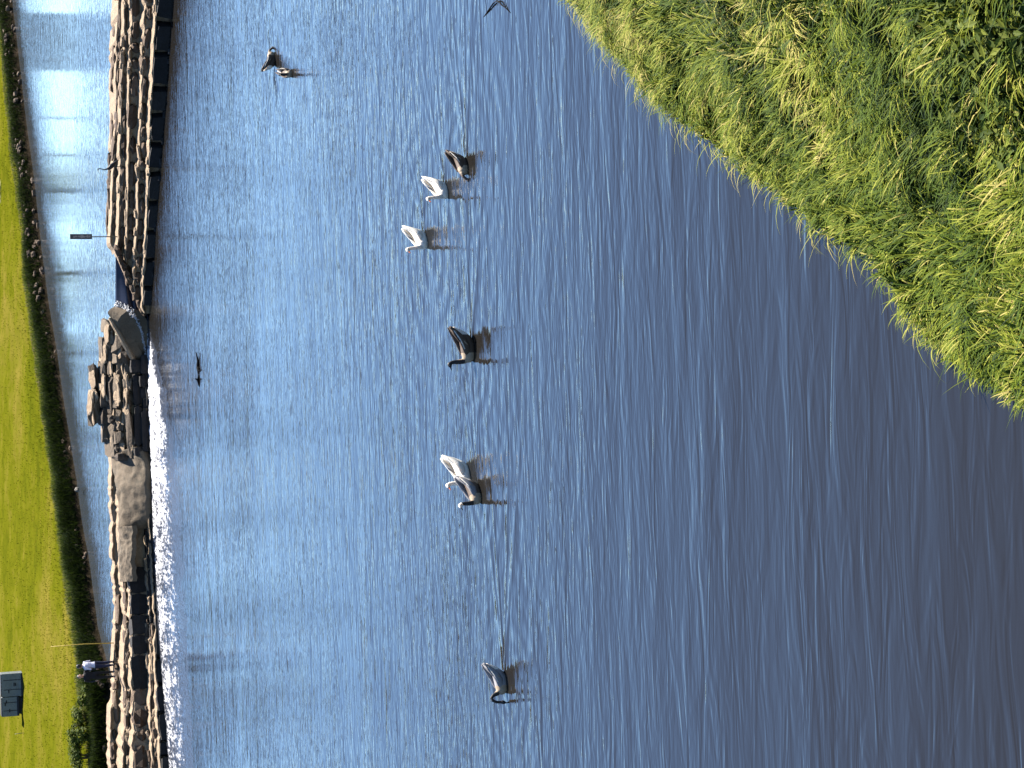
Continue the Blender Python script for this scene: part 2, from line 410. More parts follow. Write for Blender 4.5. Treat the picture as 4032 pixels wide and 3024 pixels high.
def wall_core(name, X, YF, Z, BACK, x0, x1, cut=None, inset=0.13, wav=1.0):
    """mortared rubble behind the facing stones; pale ledges lip over each course"""
    st = np.arange(x0, x1 + 1e-6, 0.14); rows = []
    for x in st:
        nz = lambda k, a: .7 * mnoise.noise(Vector((x * .45, k * 5.3, a + 4))) + .5 * mnoise.noise(Vector((x * 1.3, k * 7.1, a))) + .6 * mnoise.noise(Vector((x * 3.4, k * 3.3, a + 9)))
        yf = [float(np.interp(x, X, a)) + inset + .05 * nz(k, 1) + (.3 if k == 0 else 0) for k, a in enumerate(YF)]; z = [float(np.interp(x, X, a)) for a in Z]
        bk = float(np.interp(x, X, BACK)); zc = 9 if cut is None else float(cut(x)) - .04
        pr = [(yf[0], -.6)]
        for k in range(5):
            zt = min(z[k + 1] + .02 + .07 * wav * nz(k, 4), zc)
            lip = inset - .02 + .16 * wav * nz(k, 7) + (.25 if k == 0 else 0)
            if nz(k, 12) > (.3 if wav < 1.2 else .12) and k: lip = -.04; zt -= .07
            pr += [(yf[k], zt - .09), (yf[k] - lip, zt - .05), (yf[k] - lip, zt), ((yf[k + 1] if k < 4 else bk), zt + .02)]
        pr.append((bk, -.6))
        rows.append([(x, a, b) for a, b in pr])
    m_ = len(rows[0]); V = [p_ for r in rows for p_ in r]
    Qs = [(i * m_ + j, (i + 1) * m_ + j, (i + 1) * m_ + (j + 1) % m_, i * m_ + (j + 1) % m_) for i in range(len(rows) - 1) for j in range(m_)]
    bm = bmesh.new(); bv = [bm.verts.new(p_) for p_ in V]
    for q in Qs: bm.faces.new([bv[i] for i in q])
    bm.faces.new([bv[j] for j in range(m_)]); bm.faces.new([bv[(len(rows) - 1) * m_ + j] for j in range(m_)])
    return bm_mesh(name, bm)

def lay_course(parent, X, YF, Z, k, x0, x1, wmin, wmax, protos, name, depth, cut=None, jit=0.06, gap=0.035, skip=0.0, ztop=0.0):
    x = x0 + random.uniform(0, .3)
    while x < x1:
        w = random.uniform(wmin, wmax)
        if random.random() < 0.15: w *= 0.55
        xc = x + w / 2
        yf = float(np.interp(xc, X, YF[k])); z0 = float(np.interp(xc, X, Z[k])); z1 = float(np.interp(xc, X, Z[k + 1])) + ztop
        sl = float(np.interp(xc + .5, X, YF[k]) - np.interp(xc - .5, X, YF[k]))
        x += w
        if cut is not None and z1 > cut(xc) + .04: continue
        if random.random() < skip: continue
        h = (z1 - z0) * (random.uniform(0.74, 1.0) if protos is P_STONE else random.uniform(.95, 1.0)) + (.1 if random.random() < .15 and protos is P_STONE else 0)
        d = depth * random.uniform(0.85, 1.2)
        put_stone(parent, name, protos, (xc, yf + d / 2 + random.uniform(-jit, jit) - (.06 if protos is P_STONE else 0), z0 + h / 2 + 0.01), (max(w - gap, .12), d, h), math.atan(sl), 0.045)

dam_r = empty('dam_wall', (9, 60, 0)); tag(dam_r, 'stepped dry stone dam with the dark bird and the signpost standing on it', 'dam')
def child_at(o, parent):      # keep world placement under an empty that is not at the origin
    o.parent = parent; o.matrix_parent_inverse = Matrix.Translation(-Vector(parent.location))
dr = dam_r
dam_r.location = (0, 0, 0)
link('fill', wall_core('fill', RX, R_YF, R_Z, R_BACK, XS0, 24, zmax_right), dam_r, M_CORE)
lay_course(dam_r, RX, R_YF, R_Z, 0, XS0 + .1, 20.5, .8, 1.35, P_BLOCK, 'block', .75, zmax_right, .05, .015)
for k, (a, b) in zip((1, 2, 3, 4), ((.45, 1.1), (.5, 1.25), (.6, 1.5), (.5, 1.2))):
    lay_course(dam_r, RX, R_YF, R_Z, k, XS0 + .2, 19.5, a, b, P_STONE, 'stone', .7, zmax_right, .07, .05, 0.0 if k != 4 else .25)
# stones bedded in the crest behind the top course
for i in range(26):
    x = random.uniform(7.4, 19); y = float(np.interp(x, RX, R_YF[4])) + random.uniform(.75, 1.5); z = float(np.interp(x, RX, R_Z[5]))
    put_stone(dam_r, 'stone', P_STONE, (x, y, z - .02), (random.uniform(.4, 1.2), random.uniform(.3, .5), random.uniform(.12, .3)), -.5, .08)
for X_, YF_, Z_, xa, xb, par, cnt_, ks in ((RX, R_YF, R_Z, 4.5, 19, dam_r, 70, (1, 2, 3, 4)),):
    for i in range(cnt_):
        x = random.uniform(xa, xb); k = random.choice(ks); zt = float(np.interp(x, X_, Z_[k]))
        if zt > zmax_right(x): continue
        y = float(np.interp(x, X_, YF_[k - 1])) + random.uniform(-.05, .35)
        put_stone(par, 'stone', P_STONE, (x, y, zt + .02), (random.uniform(.2, .7), random.uniform(.2, .4), random.uniform(.08, .2)), -.5, .15).data = random.choice(P_PALE)
# coping stones down the shoulder beside the spillway
for i in range(9):
    t = (i + .5) / 9; y = 975 + t * 255; xx = 447 + t * 108; z = 1.45 - t * 1.2
    P = at(xx + 6, y, z)
    put_stone(dam_r, 'stone', P_STONE, (P[0], P[1] + .05, z - .05), (.55, .6, .26), -.5, .1).rotation_euler[1] = -.32
# a few chips along the waterline
for i in range(14):
    x = random.uniform(4, 18); y = float(np.interp(x, RX, R_YF[0])) - random.uniform(.02, .35)
    put_stone(dam_r, 'stone', P_BLOCK, (x, y, .0), (random.uniform(.15, .3), random.uniform(.2, .35), random.uniform(.06, .16)), 0, .2)

dam_l = empty('dam_wall'); tag(dam_l, 'broken stone dam and rubble heap beside the spillway, two people standing on it', 'dam')
link('fill', wall_core('fill', LX, L_YF, L_Z, L_BACK, -24, XL1, None, .13, 1.7), dam_l, M_CORE)
lay_course(dam_l, LX, L_YF, L_Z, 0, -20, .9, .5, 1.2, P_BLOCK, 'block', .7, None, .07, .05, .12)
lay_course(dam_l, LX, L_YF, L_Z, 1, -20, -11, .45, 1.1, P_STONE, 'stone', .65, None, .08, .05, .1)
lay_course(dam_l, LX, L_YF, L_Z, 1, -11, .6, .6, 1.3, P_BLOCK, 'block', .6, None, .08, .05)
lay_course(dam_l, LX, L_YF, L_Z, 2, -20, -13.4, .5, 1.2, P_STONE, 'stone', .8, None, .10, .05)
lay_course(dam_l, LX, L_YF, L_Z, 2, -13.4, -8.3, .7, 1.6, P_BLOCK, 'block', .85, None, .05, .012)  # near-black blocks put the wall's large shadow into their colour
lay_course(dam_l, LX, L_YF, L_Z, 3, -20, -8.8, .5, 1.7, P_STONE, 'stone', .9, None, .22, .05)
lay_course(dam_l, LX, L_YF, L_Z, 4, -20, -9.4, .5, 1.7, P_STONE, 'stone', .9, None, .25, .05)
for i in range(70):
    x = random.uniform(-19, -9.5); k = random.choice((0, 1, 2, 3)); y = float(np.interp(x, LX, L_YF[k])) - random.uniform(-.1, .15); z = float(np.interp(x, LX, L_Z[k]))
    put_stone(dam_l, 'stone', P_PALE if i % 3 else P_STONE, (x, y, z + .05), (random.uniform(.2, .8), random.uniform(.2, .5), random.uniform(.1, .25)), 0, .25)
# rubble heap left of the spillway: broken blocks piled in rough courses
YH = at(589, 1600, 0)[1]; HEAP = []; HPX = (592, 560, 528, 494, 460, 430, 402, 360); HR = ((1405, 1790, 'b'), (1400, 1800, 'b'), (1380, 1790, 's'), (1330, 1815, 's'), (1268, 1800, 's'), (1332, 1740, 's'), (1442, 1665, 's'))
for i, (ya, yb, kd) in enumerate(HR):
    Yi = YH + (0, .25, .6, 1.0, 1.5, 1.9, 2.3)[i]
    HEAP.append((atY(HPX[i], 1600, Yi)[2], atY(HPX[i + 1], 1600, Yi)[2], Yi, ya, yb, kd))
hf = []
for z0, z1, Y, ya, yb, kd in HEAP:
    xa = atY(480, yb, Y)[0]; xb = atY(480, ya, Y)[0]; x = xa
    hf.append((xa, xb, Y, z0, z1))
    while x < xb - .2:
        w = random.choice((random.uniform(.35, .8), random.uniform(.9, 2.1))); w = (1.5 if x < xa + .1 else 9) if z1 > HEAP[-1][1] - .01 else w; w = min(w, xb - x + .1); h = (z1 - z0) * random.uniform(.85, 1.3)
        ro = put_stone(dam_l, 'stone' if kd == 's' else 'block', P_RUB if kd == 's' else P_BLOCK,
                  (x + w / 2, Y + .45 + random.uniform(-.16, .16), z0 + h / 2), (w - .04, random.uniform(.8, 1.2), h), 0, min(.2, .16 / w) if kd == 's' else .04)
        if kd == 's': ro.rotation_euler[0] = random.uniform(-.15, .3)
        x += w
for (xa, xb, Y, z0, z1), (_a, _b, _c, _d, _e, kd) in zip(hf, HEAP):
    if kd == 'b': continue
    for i in range(7):  # pale thin stones added as the sunlit strips along each row
        w = random.uniform(.35, 1.3)
        o = put_stone(dam_l, 'stone', P_PALE, (random.uniform(xa + .3, xb - .3), Y + random.uniform(-.05, .2), z1 - random.uniform(-.03, .22)), (w, random.uniform(.3, .6), random.uniform(.06, .14)), random.uniform(-.25, .25), .12)
        o.rotation_euler[0] = random.uniform(.1, .5)
bm = bmesh.new()
for xa, xb, Y, z0, z1 in hf[:-1]:
    add_box(bm, ((xa + xb) / 2, (Y + YH + 3.2) / 2 + .2, (z0 + z1) / 2 - .06), (xb - xa - .5, YH + 3.1 - Y + (z1 * .01), z1 - z0 - .04))
link('rubble_fill', bm_mesh('rubble_fill', bm), dam_l, M_CORE)

# smooth concrete apron that humps over the broken wall
def ruled(name, A, B, nu, nv, fz=None, thick=0.25):
    """sheet between polylines A and B (world points), given real thickness"""
    A = np.array(A); B = np.array(B)
    def res(P, n_):
        d = np.r_[0, np.cumsum(np.linalg.norm(np.diff(P, axis=0), axis=1))]
        t = np.linspace(0, d[-1], n_); return np.stack([np.interp(t, d, P[:, i]) for i in range(3)], 1)
    A = res(A, nu); B = res(B, nu); V = []
    for j in range(nv):
        t = j / (nv - 1); row = A * (1 - t) + B * t
        if fz is not None: row = fz(row, t)
        V.append(row)
    top = np.concatenate(V); bot = top.copy(); bot[:, 2] -= thick
    i = np.arange(nu * nv).reshape(nv, nu); Qs = []
    def q(g): return np.stack([g[:-1, :-1], g[:-1, 1:], g[1:, 1:], g[1:, :-1]], -1).reshape(-1, 4)
    Qs.append(q(i)); Qs.append(q(i + nu * nv)[:, ::-1])
    k = nu * nv
    ed = [i[0], i[:, -1], i[-1][::-1], i[:, 0][::-1]]
    for e in ed: Qs.append(np.stack([e[:-1], e[:-1] + k, e[1:] + k, e[1:]], -1))
    bm = bmesh.new(); bv = [bm.verts.new(p_) for p_ in np.concatenate([top, bot])]
    for f_ in np.concatenate(Qs): bm.faces.new([bv[int(a)] for a in f_])
    return bm_mesh(name, bm, False)
def hump(row, t):
    r = row.copy()
    r[:, 2] += 0.18 * math.sin(math.pi * t) + np.array([0.09 * mnoise.noise(Vector((p_[0] * .9, p_[1] * 1.4, 3))) + .07 * mnoise.noise(Vector((p_[0] * 2.3, p_[1] * 3.1, 6))) + .04 * mnoise.noise(Vector((p_[0] * 5.5, p_[1] * 6, 1))) for p_ in r])
    return r
A = [at(440, 1800, 1.42), at(446, 1840, 1.4), at(456, 1920, 1.4), at(462, 2000, 1.38), at(468, 2090, 1.36)]
B = [at(524, 1760, .75), at(556, 1782, .42), at(574, 1850, .26), at(580, 1950, .22), at(577, 2050, .25), at(562, 2082, .38)]
hm = ruled('concrete_apron', A, B, 60, 26, hump, .35); hp = link('concrete_apron', hm, dam_l, M_CONC)
for pl in hm.polygons: pl.use_smooth = True
A = [at(468, 2075, 1.38), at(470, 2140, 1.38), at(472, 2200, 1.36), at(473, 2290, 1.34)]
B = [at(520, 2070, .98), at(518, 2120, .98), at(520, 2190, .99), at(512, 2290, 1.06)]
link('concrete_apron', ruled('concrete_apron', A, B, 50, 14, hump, .2), dam_l, M_CONC)
# ribs of broken slab lying down the apron
for (x0, y0, z0, x1, y1, z1, w) in []:
    a = at(x0, y0, z0); b = at(x1, y1, z1)
    link('slab_rib', tube_mesh('slab_rib', [tuple(a), tuple((a + b) / 2 + np.array([0, 0, .03])), tuple(b)], w * .55, 6, False), dam_l, M_CORE)

# spillway: tilted slab on its left side, sheet of water sliding down
slabR = [(452, 1206, 1.34), (474, 1208, 1.12), (505, 1222, .84), (535, 1255, .52), (556, 1300, .30), (568, 1350, .16), (574, 1400, .08)]
slabL = [(437, 1250, 1.58), (452, 1275, 1.44), (470, 1305, 1.26), (490, 1340, 1.05), (508, 1372, .85), (524, 1402, .66), (540, 1420, .45)]
RR = [at(*q) for q in slabR]; LL = [at(*q) for q in slabL]
def bulge(row, t):
    r = row.copy(); r[:, 2] += 0.22 * math.sin(math.pi * t); return r
sm = ruled('spillway_slab', RR, LL, 30, 12, bulge, .45)
slab = empty('spillway_slab'); tag(slab, 'smooth tilted concrete slab beside the running spillway', 'slab')
link('face', sm, slab, M_CONC)
rim = [tuple(np.array(p_) + np.array([-.05, .02, .06])) for p_ in LL]
link('rim', tube_mesh('rim', rim, [.07, .1, .11, .12, .12, .11, .08], 7, False), slab, M_CORE)
SR = [(457, 972, ZP), (475, 1025, 1.06), (500, 1090, .80), (522, 1145, .56), (545, 1205, .32), (560, 1235, .14), (574, 1262, .02)]
SRw = [at(*q) + np.array([.12, .1, -.0]) for q in SR]; SLw = [p_ + np.array([-.25, .1, -.02]) for p_ in RR[:-1]] + [at(585, 1380, .0)]
sh = ruled('spillway_water', SRw, SLw, 30, 12, None, .3)
for pl in sh.polygons: pl.use_smooth = True
shw = link('spillway_water', sh, mat=M_SHEET); tag(shw, 'dark blue water sliding down the spillway gap', 'water', kind='structure')
# fringe of spray along the slab
fr = []
def clump_mesh(name, pts, rad):
    V = []; Q = []
    for P in pts:
        r = rad * random.uniform(.5, 1.3); b = len(V)
        for d_ in ((1, 0, 0), (-1, 0, 0), (0, 1, 0), (0, -1, 0), (0, 0, 1), (0, 0, -1)):
            V.append((P[0] + d_[0] * r * random.uniform(.6, 1.5), P[1] + d_[1] * r, P[2] + d_[2] * r * .7))
        for f_ in ((0, 2, 4), (2, 1, 4), (1, 3, 4), (3, 0, 4), (2, 0, 5), (1, 2, 5), (3, 1, 5), (0, 3, 5)): Q.append(tuple(b + i for i in f_))
    return mesh_np(name, V, None, Q)
M_WHITE = simple('white_foam', (0.36, 0.36, 0.37), .6, .05)
pts = []
for i in range(700):
    t = random.random() ** .8; k = t * 5.999; j = int(k); P = RR[j] * (1 - (k - j)) + RR[j + 1] * (k - j)
    pts.append(P + np.array([random.gauss(.06, .08), random.gauss(0, .1), random.uniform(.0, .05)]))
sp = link('spray', clump_mesh('spray', pts, .032), mat=M_WHITE); tag(sp, 'white spray fringing the tilted concrete slab', 'foam', kind='stuff')
# churned water and foam that drifts along the foot of the dam
FY = [1215, 1260, 1330, 1400, 1500, 1700, 1900, 2100, 2300, 2600, 3024, 3200]
FA = [570, 566, 566, 566, 570, 575, 585, 590, 604, 622, 655, 670]
FB = [578, 586, 600, 622, 652, 690, 714, 730, 742, 754, 778, 788]
FD = [.42, .48, .53, .57, .56, .53, .50, .475, .46, .45, .44, .44]
nu, nv = 420, 60; V = []; T = []
for i in range(nu):
    y = 1215 + (3200 - 1215) * (i / (nu - 1)) ** 1.15
    a = at(np.interp(y, FY, FA), y, 0); b = at(np.interp(y, FY, FB) + 14 * mnoise.noise(Vector((y * .012, 0, 3))) + 8 * mnoise.noise(Vector((y * .04, 0, 8))), y, 0); dn = np.interp(y, FY, FD)
    for j in range(nv):
        s = j / (nv - 1); P = a * (1 - s) + b * s
        env = max(0, min(1, min(s * 6, (1 - s) * 2.2)))
        nz = mnoise.noise(Vector((P[0] * 1.7, P[1] * 2.6, 0))) * .5 + mnoise.noise(Vector((P[0] * 4.5, P[1] * 6, 5))) * .5
        V.append((P[0], P[1], -.012 + env * (.05 + .075 * nz * (.6 + dn)))); T.append(dn * (1 - .3 * s * s) * min(1, env * 1.15) ** .6)
i = np.arange(nu * nv).reshape(nu, nv); Q = np.stack([i[:-1, :-1], i[1:, :-1], i[1:, 1:], i[:-1, 1:]], -1).reshape(-1, 4)
fm = link('foam', mesh_np('foam', V, Q, smooth=True, tint=T), mat=M_FOAM); tag(fm, 'white churned foam drifting along the foot of the dam', 'foam', kind='stuff')

# ------------------------------------------------------------------ far bank and lawn
FBP = [(47, 0), (85, 330), (105, 500), (133, 700), (161, 970), (188, 1180), (225, 1400), (245, 1550), (301, 1900), (322, 2060), (352, 2224), (385, 2480), (425, 2630), (437, 2690)]
BP = [at(x, y, ZP)[:2] for x, y in FBP]; d0 = (BP[0] - BP[1]) / np.linalg.norm(BP[0] - BP[1]); bl = BP[-1]
BANK = [BP[0] + d0 * 160, BP[0] + d0 * 40] + BP + [bl + np.array([-1.5, -.6]), bl + np.array([-4.5, -1.5]), bl + np.array([-12., -5.]), bl + np.array([-140., -30.])]
BANK = np.array(BANK)
def sdist(poly, P):
    """signed distance to an open polyline; positive on the right-hand side of its direction"""
    P = np.asarray(P); best = np.full(len(P), 1e9); sg = np.zeros(len(P)); arc = np.zeros(len(P)); acc = 0
    for a, b in zip(poly, poly[1:]):
        d = b - a; L = np.linalg.norm(d); t = np.clip(((P - a) @ d) / L ** 2, 0, 1)
        q = P - (a + t[:, None] * d); r = np.linalg.norm(q, axis=1); c = d[0] * q[:, 1] - d[1] * q[:, 0]
        u = r < best; best = np.where(u, r, best); sg = np.where(u, -np.sign(c), sg); arc = np.where(u, acc + t * L, arc); acc += L
    return best * sg, arc
def vnoise(x, y, s, seed=0):
    """cheap smooth value noise"""
    xi = np.floor(x * s).astype(int); yi = np.floor(y * s).astype(int); fx = x * s - xi; fy = y * s - yi
    fx = fx * fx * (3 - 2 * fx); fy = fy * fy * (3 - 2 * fy)
    def h(a, b):
        k = (a * 374761393 + b * 668265263 + seed * 69069) & 0xffffffff; k = ((k ^ (k >> 13)) * 1274126177) & 0xffffffff
        return (k ^ (k >> 16)) % 65536 / 65535.0
    return (h(xi, yi) * (1 - fx) + h(xi + 1, yi) * fx) * (1 - fy) + (h(xi, yi + 1) * (1 - fx) + h(xi + 1, yi + 1) * fx) * fy
def far_z(P):
    e, _ = sdist(BANK, P); x = P[:, 0]; y = P[:, 1]
    left = np.clip((20 - x) / 50, 0, 1)
    z = ZP - .35 + np.interp(e, [-3, -.15, .1, .35, .8, 1.8, 6, 40, 160, 400], [0, .2, .5, .95, 1.12, 1.25, 1.45, 2.2, 4.2, 7])
    z = z + left * np.interp(e, [0, 3, 50, 75, 150], [0, 0, 1.3, 6, 11])
    z = z + np.where(e > 0, (vnoise(x, y, .35, 1) - .5) * .22 + (vnoise(x, y, 1.1, 2) - .5) * .16, 0) * np.clip(e, 0, 1)
    return z, e
gx = np.concatenate([np.linspace(-260, -42, 10), np.linspace(-40, 44, 180), np.linspace(46, 260, 12)])
gy = np.concatenate([np.linspace(50, 82, 4), np.linspace(83, 180, 190), np.linspace(185, 700, 26)])
X, Y = np.meshgrid(gx, gy); P = np.stack([X.ravel(), Y.ravel()], 1); Z, E_ = far_z(P)
Z = np.where(E_ < -2.5, ZP - 1.6, Z) - .45 * np.clip((1.1 - E_) / .5, 0, 1)
V = np.column_stack([P, Z]); nx, ny = len(gx), len(gy); i = np.arange(nx * ny).reshape(ny, nx)
Q = np.stack([i[:-1, :-1], i[:-1, 1:], i[1:, 1:], i[1:, :-1]], -1).reshape(-1, 4)
Q = Q[(E_[Q] > -2.6).any(axis=1)]
lawn = link('lawn', mesh_np('lawn', V, Q, smooth=True), mat=M_LAWN); tag(lawn, 'sunlit yellow green lawn rising behind the upper pool', 'lawn', kind='structure')

def blades(name, roots, length, width, az, el, droop, tint, segs=3):
    """curved tapering blades; all arguments are arrays over the blades"""
    n = len(roots); d = np.stack([np.cos(az), np.sin(az)], 1); sd_ = np.stack([-np.sin(az), np.cos(az), np.zeros(n)], 1)
    rows = []; p_ = np.array(roots, float); e = el.copy(); st = length / segs
    for k in range(segs + 1):
        w = width * (1 - (k / segs) ** 1.5) * .5
        if k < segs: rows.append(p_ - sd_ * w[:, None]); rows.append(p_ + sd_ * w[:, None])
        else: rows.append(p_.copy())
        p_ = p_ + np.column_stack([d * (np.cos(e) * st)[:, None], np.sin(e) * st]); e = e - droop
    m_ = len(rows); V = np.stack(rows, 1).reshape(-1, 3); b = (np.arange(n) * m_)[:, None]
    Qs = np.concatenate([b + np.array([[2 * k, 2 * k + 1, 2 * k + 3, 2 * k + 2]]) for k in range(segs - 1)]) if segs > 1 else None
    Ts = b + np.array([[2 * segs - 2, 2 * segs - 1, 2 * segs]])
    return mesh_np(name, V, Qs, Ts, True, np.repeat(tint, m_))

def inframe(P3, mrg=60):
    q = P3 - CP; dz = q @ FW; v = 2016 - FOC * (q @ UP) / dz; u = 1512 + FOC * (q @ RT) / dz
    return (dz > 1) & (v > -mrg) & (v < 4032 + mrg) & (u > -mrg) & (u < 3024 + mrg)
# rough grass fringe on the bank above the pool
n = 80000; arc_pts = []
seg = BANK[1:-2]; dl = np.linalg.norm(np.diff(seg, axis=0), axis=1); cum = np.r_[0, np.cumsum(dl)]
s = rng.uniform(8, cum[-1], n); k = np.clip(np.searchsorted(cum, s) - 1, 0, len(dl) - 1); t = (s - cum[k]) / dl[k]
base = seg[k] * (1 - t)[:, None] + seg[k + 1] * t[:, None]; dr_ = (seg[k + 1] - seg[k]) / dl[k][:, None]; nr = np.stack([dr_[:, 1], -dr_[:, 0]], 1)
off = np.where(rng.random(n) < .55, rng.uniform(.05, .8, n), rng.uniform(.5, 2.6, n))
Pb = base + nr * off[:, None]; zb, eb = far_z(Pb); P3 = np.column_stack([Pb, zb])
leftness = np.clip((12 - Pb[:, 0]) / 22, 0, 1)
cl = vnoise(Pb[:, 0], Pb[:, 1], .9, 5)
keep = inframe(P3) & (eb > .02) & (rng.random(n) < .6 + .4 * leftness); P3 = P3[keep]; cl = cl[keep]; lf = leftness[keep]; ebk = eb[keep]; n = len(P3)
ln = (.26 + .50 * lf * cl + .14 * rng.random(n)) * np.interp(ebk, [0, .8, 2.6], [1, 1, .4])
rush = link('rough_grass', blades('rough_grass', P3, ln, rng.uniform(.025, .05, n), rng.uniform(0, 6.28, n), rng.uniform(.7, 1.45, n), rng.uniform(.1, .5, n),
            np.clip(np.interp(ebk, [.1, .7, 1.3, 2.4], [.0, .14, .55, .88]) + rng.normal(0, .15, n), 0, 1)), mat=M_RUSH)  # tint falls towards the toe: the bank's shade put into the colour
tag(rush, 'dark rough grass fringing the far bank above the pool', 'grass', kind='stuff')
# lawn tufts
n = 90000; u_ = rng.uniform(-40, 3060, n); v_ = rng.uniform(-60, 440, n) ; zz = 2.6
Pb = np.array([at(a, 3024 - b, zz)[:2] for a, b in zip(v_, u_)]); zb, eb = far_z(Pb); P3 = np.column_stack([Pb, zb])
pt = vnoise(Pb[:, 0], Pb[:, 1], .13, 9) * .7 + vnoise(Pb[:, 0], Pb[:, 1], .5, 11) * .5 - .1
keep = (eb > 1.2) & inframe(P3) & (rng.random(n) < np.interp(eb, [1, 6, 30], [1, .8, .4])) ; P3 = P3[keep]; pt = pt[keep]; ebk = eb[keep]; n = len(P3)
lt = link('lawn_grass', blades('lawn_grass', P3, rng.uniform(.05, .13, n) + .12 * (ebk < 5) * rng.random(n), rng.uniform(.025, .05, n), rng.uniform(0, 6.28, n), rng.uniform(.5, 1.3, n), rng.uniform(.1, .5, n),
            np.clip(pt + rng.normal(0, .2, n), 0, 1), 2), mat=M_LAWNB)
tag(lt, 'short sunlit grass of the lawn beyond the pool', 'grass', kind='stuff')

# earth face of the bank with rubble stones bedded in it
st = BANK[1:-2]; V = []; m_ = 260
ss = np.linspace(5, cum[-1], m_)
def bank_pt(s_, off_):
    k = min(max(int(np.searchsorted(cum, s_)) - 1, 0), len(dl) - 1); t = (s_ - cum[k]) / dl[k]
    d = (seg[k + 1] - seg[k]) / dl[k]; return seg[k] * (1 - t) + seg[k + 1] * t + np.array([d[1], -d[0]]) * off_
for s_ in ss:
    for off_, dz in ((-.3, -.35), (-.02, -.06), (.2, .22), (.6, .55), (1.3, .75)):
        b = bank_pt(s_, off_ + .12 * mnoise.noise(Vector((s_ * .8, off_, 0)))); zb = far_z(b[None])[0][0]
        V.append((b[0], b[1], max(zb + .06, ZP - .4) + .06 * mnoise.noise(Vector((s_ * 1.6, off_ * 3, 2)))))
i = np.arange(m_ * 5).reshape(m_, 5); Q = np.stack([i[:-1, :-1], i[:-1, 1:], i[1:, 1:], i[1:, :-1]], -1).reshape(-1, 4)
bank = link('far_bank', mesh_np('far_bank', V, Q, smooth=True), mat=M_MUD); tag(bank, 'dark earth bank edged with rubble above the upper pool', 'bank', kind='structure')
cnt = 0
while cnt < 95:
    s_ = random.uniform(14, cum[-1] - 1); off_ = random.choice((random.uniform(-.05, .3), random.uniform(.1, .7))); b = bank_pt(s_, off_); zb = float(far_z(b[None])[0][0])
    if not inframe(np.array([[b[0], b[1], zb]]), 30)[0]: continue
    left = b[0] < 5
    if left and random.random() < .6: continue
    z_ = random.uniform(.25, .6) * (.7 if left else 1)
    put_stone(bank, 'stone', P_STONE, (b[0], b[1], max(zb, ZP - .05) + .02), (z_, z_ * .7, z_ * random.uniform(.4, .7)), random.uniform(0, 3), .3); cnt += 1

# leafy weeds on the bank behind the left end of the dam
def leaf_cloud(name, centers, radii, per, size, mat, tmean=.5):
    V = []; Q = []; T = []
    for c, r in zip(centers, radii):
        for _ in range(int(per * r[0] * r[1] * 6)):
            d = rng.normal(size=3); d /= np.linalg.norm(d); q = np.array(c) + d * np.array(r) * rng.uniform(.45, 1.0)
            if d[2] < -.3: continue
            s_ = size * rng.uniform(.6, 1.5); a = rng.normal(size=3); a /= np.linalg.norm(a); nrm = d + rng.normal(size=3) * .6 + np.array([0, 0, .6]); nrm /= np.linalg.norm(nrm)
            a = a - nrm * (a @ nrm); a /= np.linalg.norm(a); b = np.cross(nrm, a); k = len(V)
            V += [q - a * s_, q - b * s_ * .42 + nrm * s_ * .08, q + a * s_, q + b * s_ * .42 + nrm * s_ * .08]; Q.append((k, k + 1, k + 2, k + 3)); T += [float(np.clip(tmean + rng.normal(0, .22), 0, 1))] * 4
    return mesh_np(name, V, Q, tint=T)
bushes = [(335, 2985, .9, 'leafy green bush at the left end of the dam, farthest from the people'), (345, 2905, .85, 'leafy green bush second from the left end of the dam'),
          (350, 2825, .75, 'leafy green bush third from the left end of the dam'), (362, 2755, .55, 'low leafy bush on the bank just left of the person in black')]
for x, y, r, lb in bushes:
    P = atY(x, y, bl[1] + 1.2 + random.uniform(-.2, .4)); gz = far_z(P[None, :2])[0][0]
    c0 = [np.array([0, 0, r * .55])] + [np.array([random.gauss(0, r * .5), random.gauss(0, r * .3), random.uniform(.3, .9) * r]) for _ in range(6)]
    t_ = empty('bush', (P[0], P[1], gz)); tag(t_, lb, 'bush', 'bushes behind the left end of the dam')
    link('foliage', leaf_cloud('foliage', c0, [np.array([r * .7, r * .55, r * .5])] + [np.array([r * .45] * 3) * random.uniform(.7, 1.1) for _ in range(6)], 330, .075, M_WEED, .72), t_, M_WEED)
    bm = bmesh.new()
    for k in range(7):
        e_ = Vector((random.gauss(0, r * .4), random.gauss(0, r * .25), r * random.uniform(.6, 1)))
        loft(bm, [(0, 0, -.2, .03, .03), (e_.x * .4, e_.y * .4, e_.z * .5, .02, .02), (e_.x, e_.y, e_.z, .008, .008)], 5)
    link('stems', bm_mesh('stems', bm, True), t_, simple('bush_stem', (.09, .06, .035)))

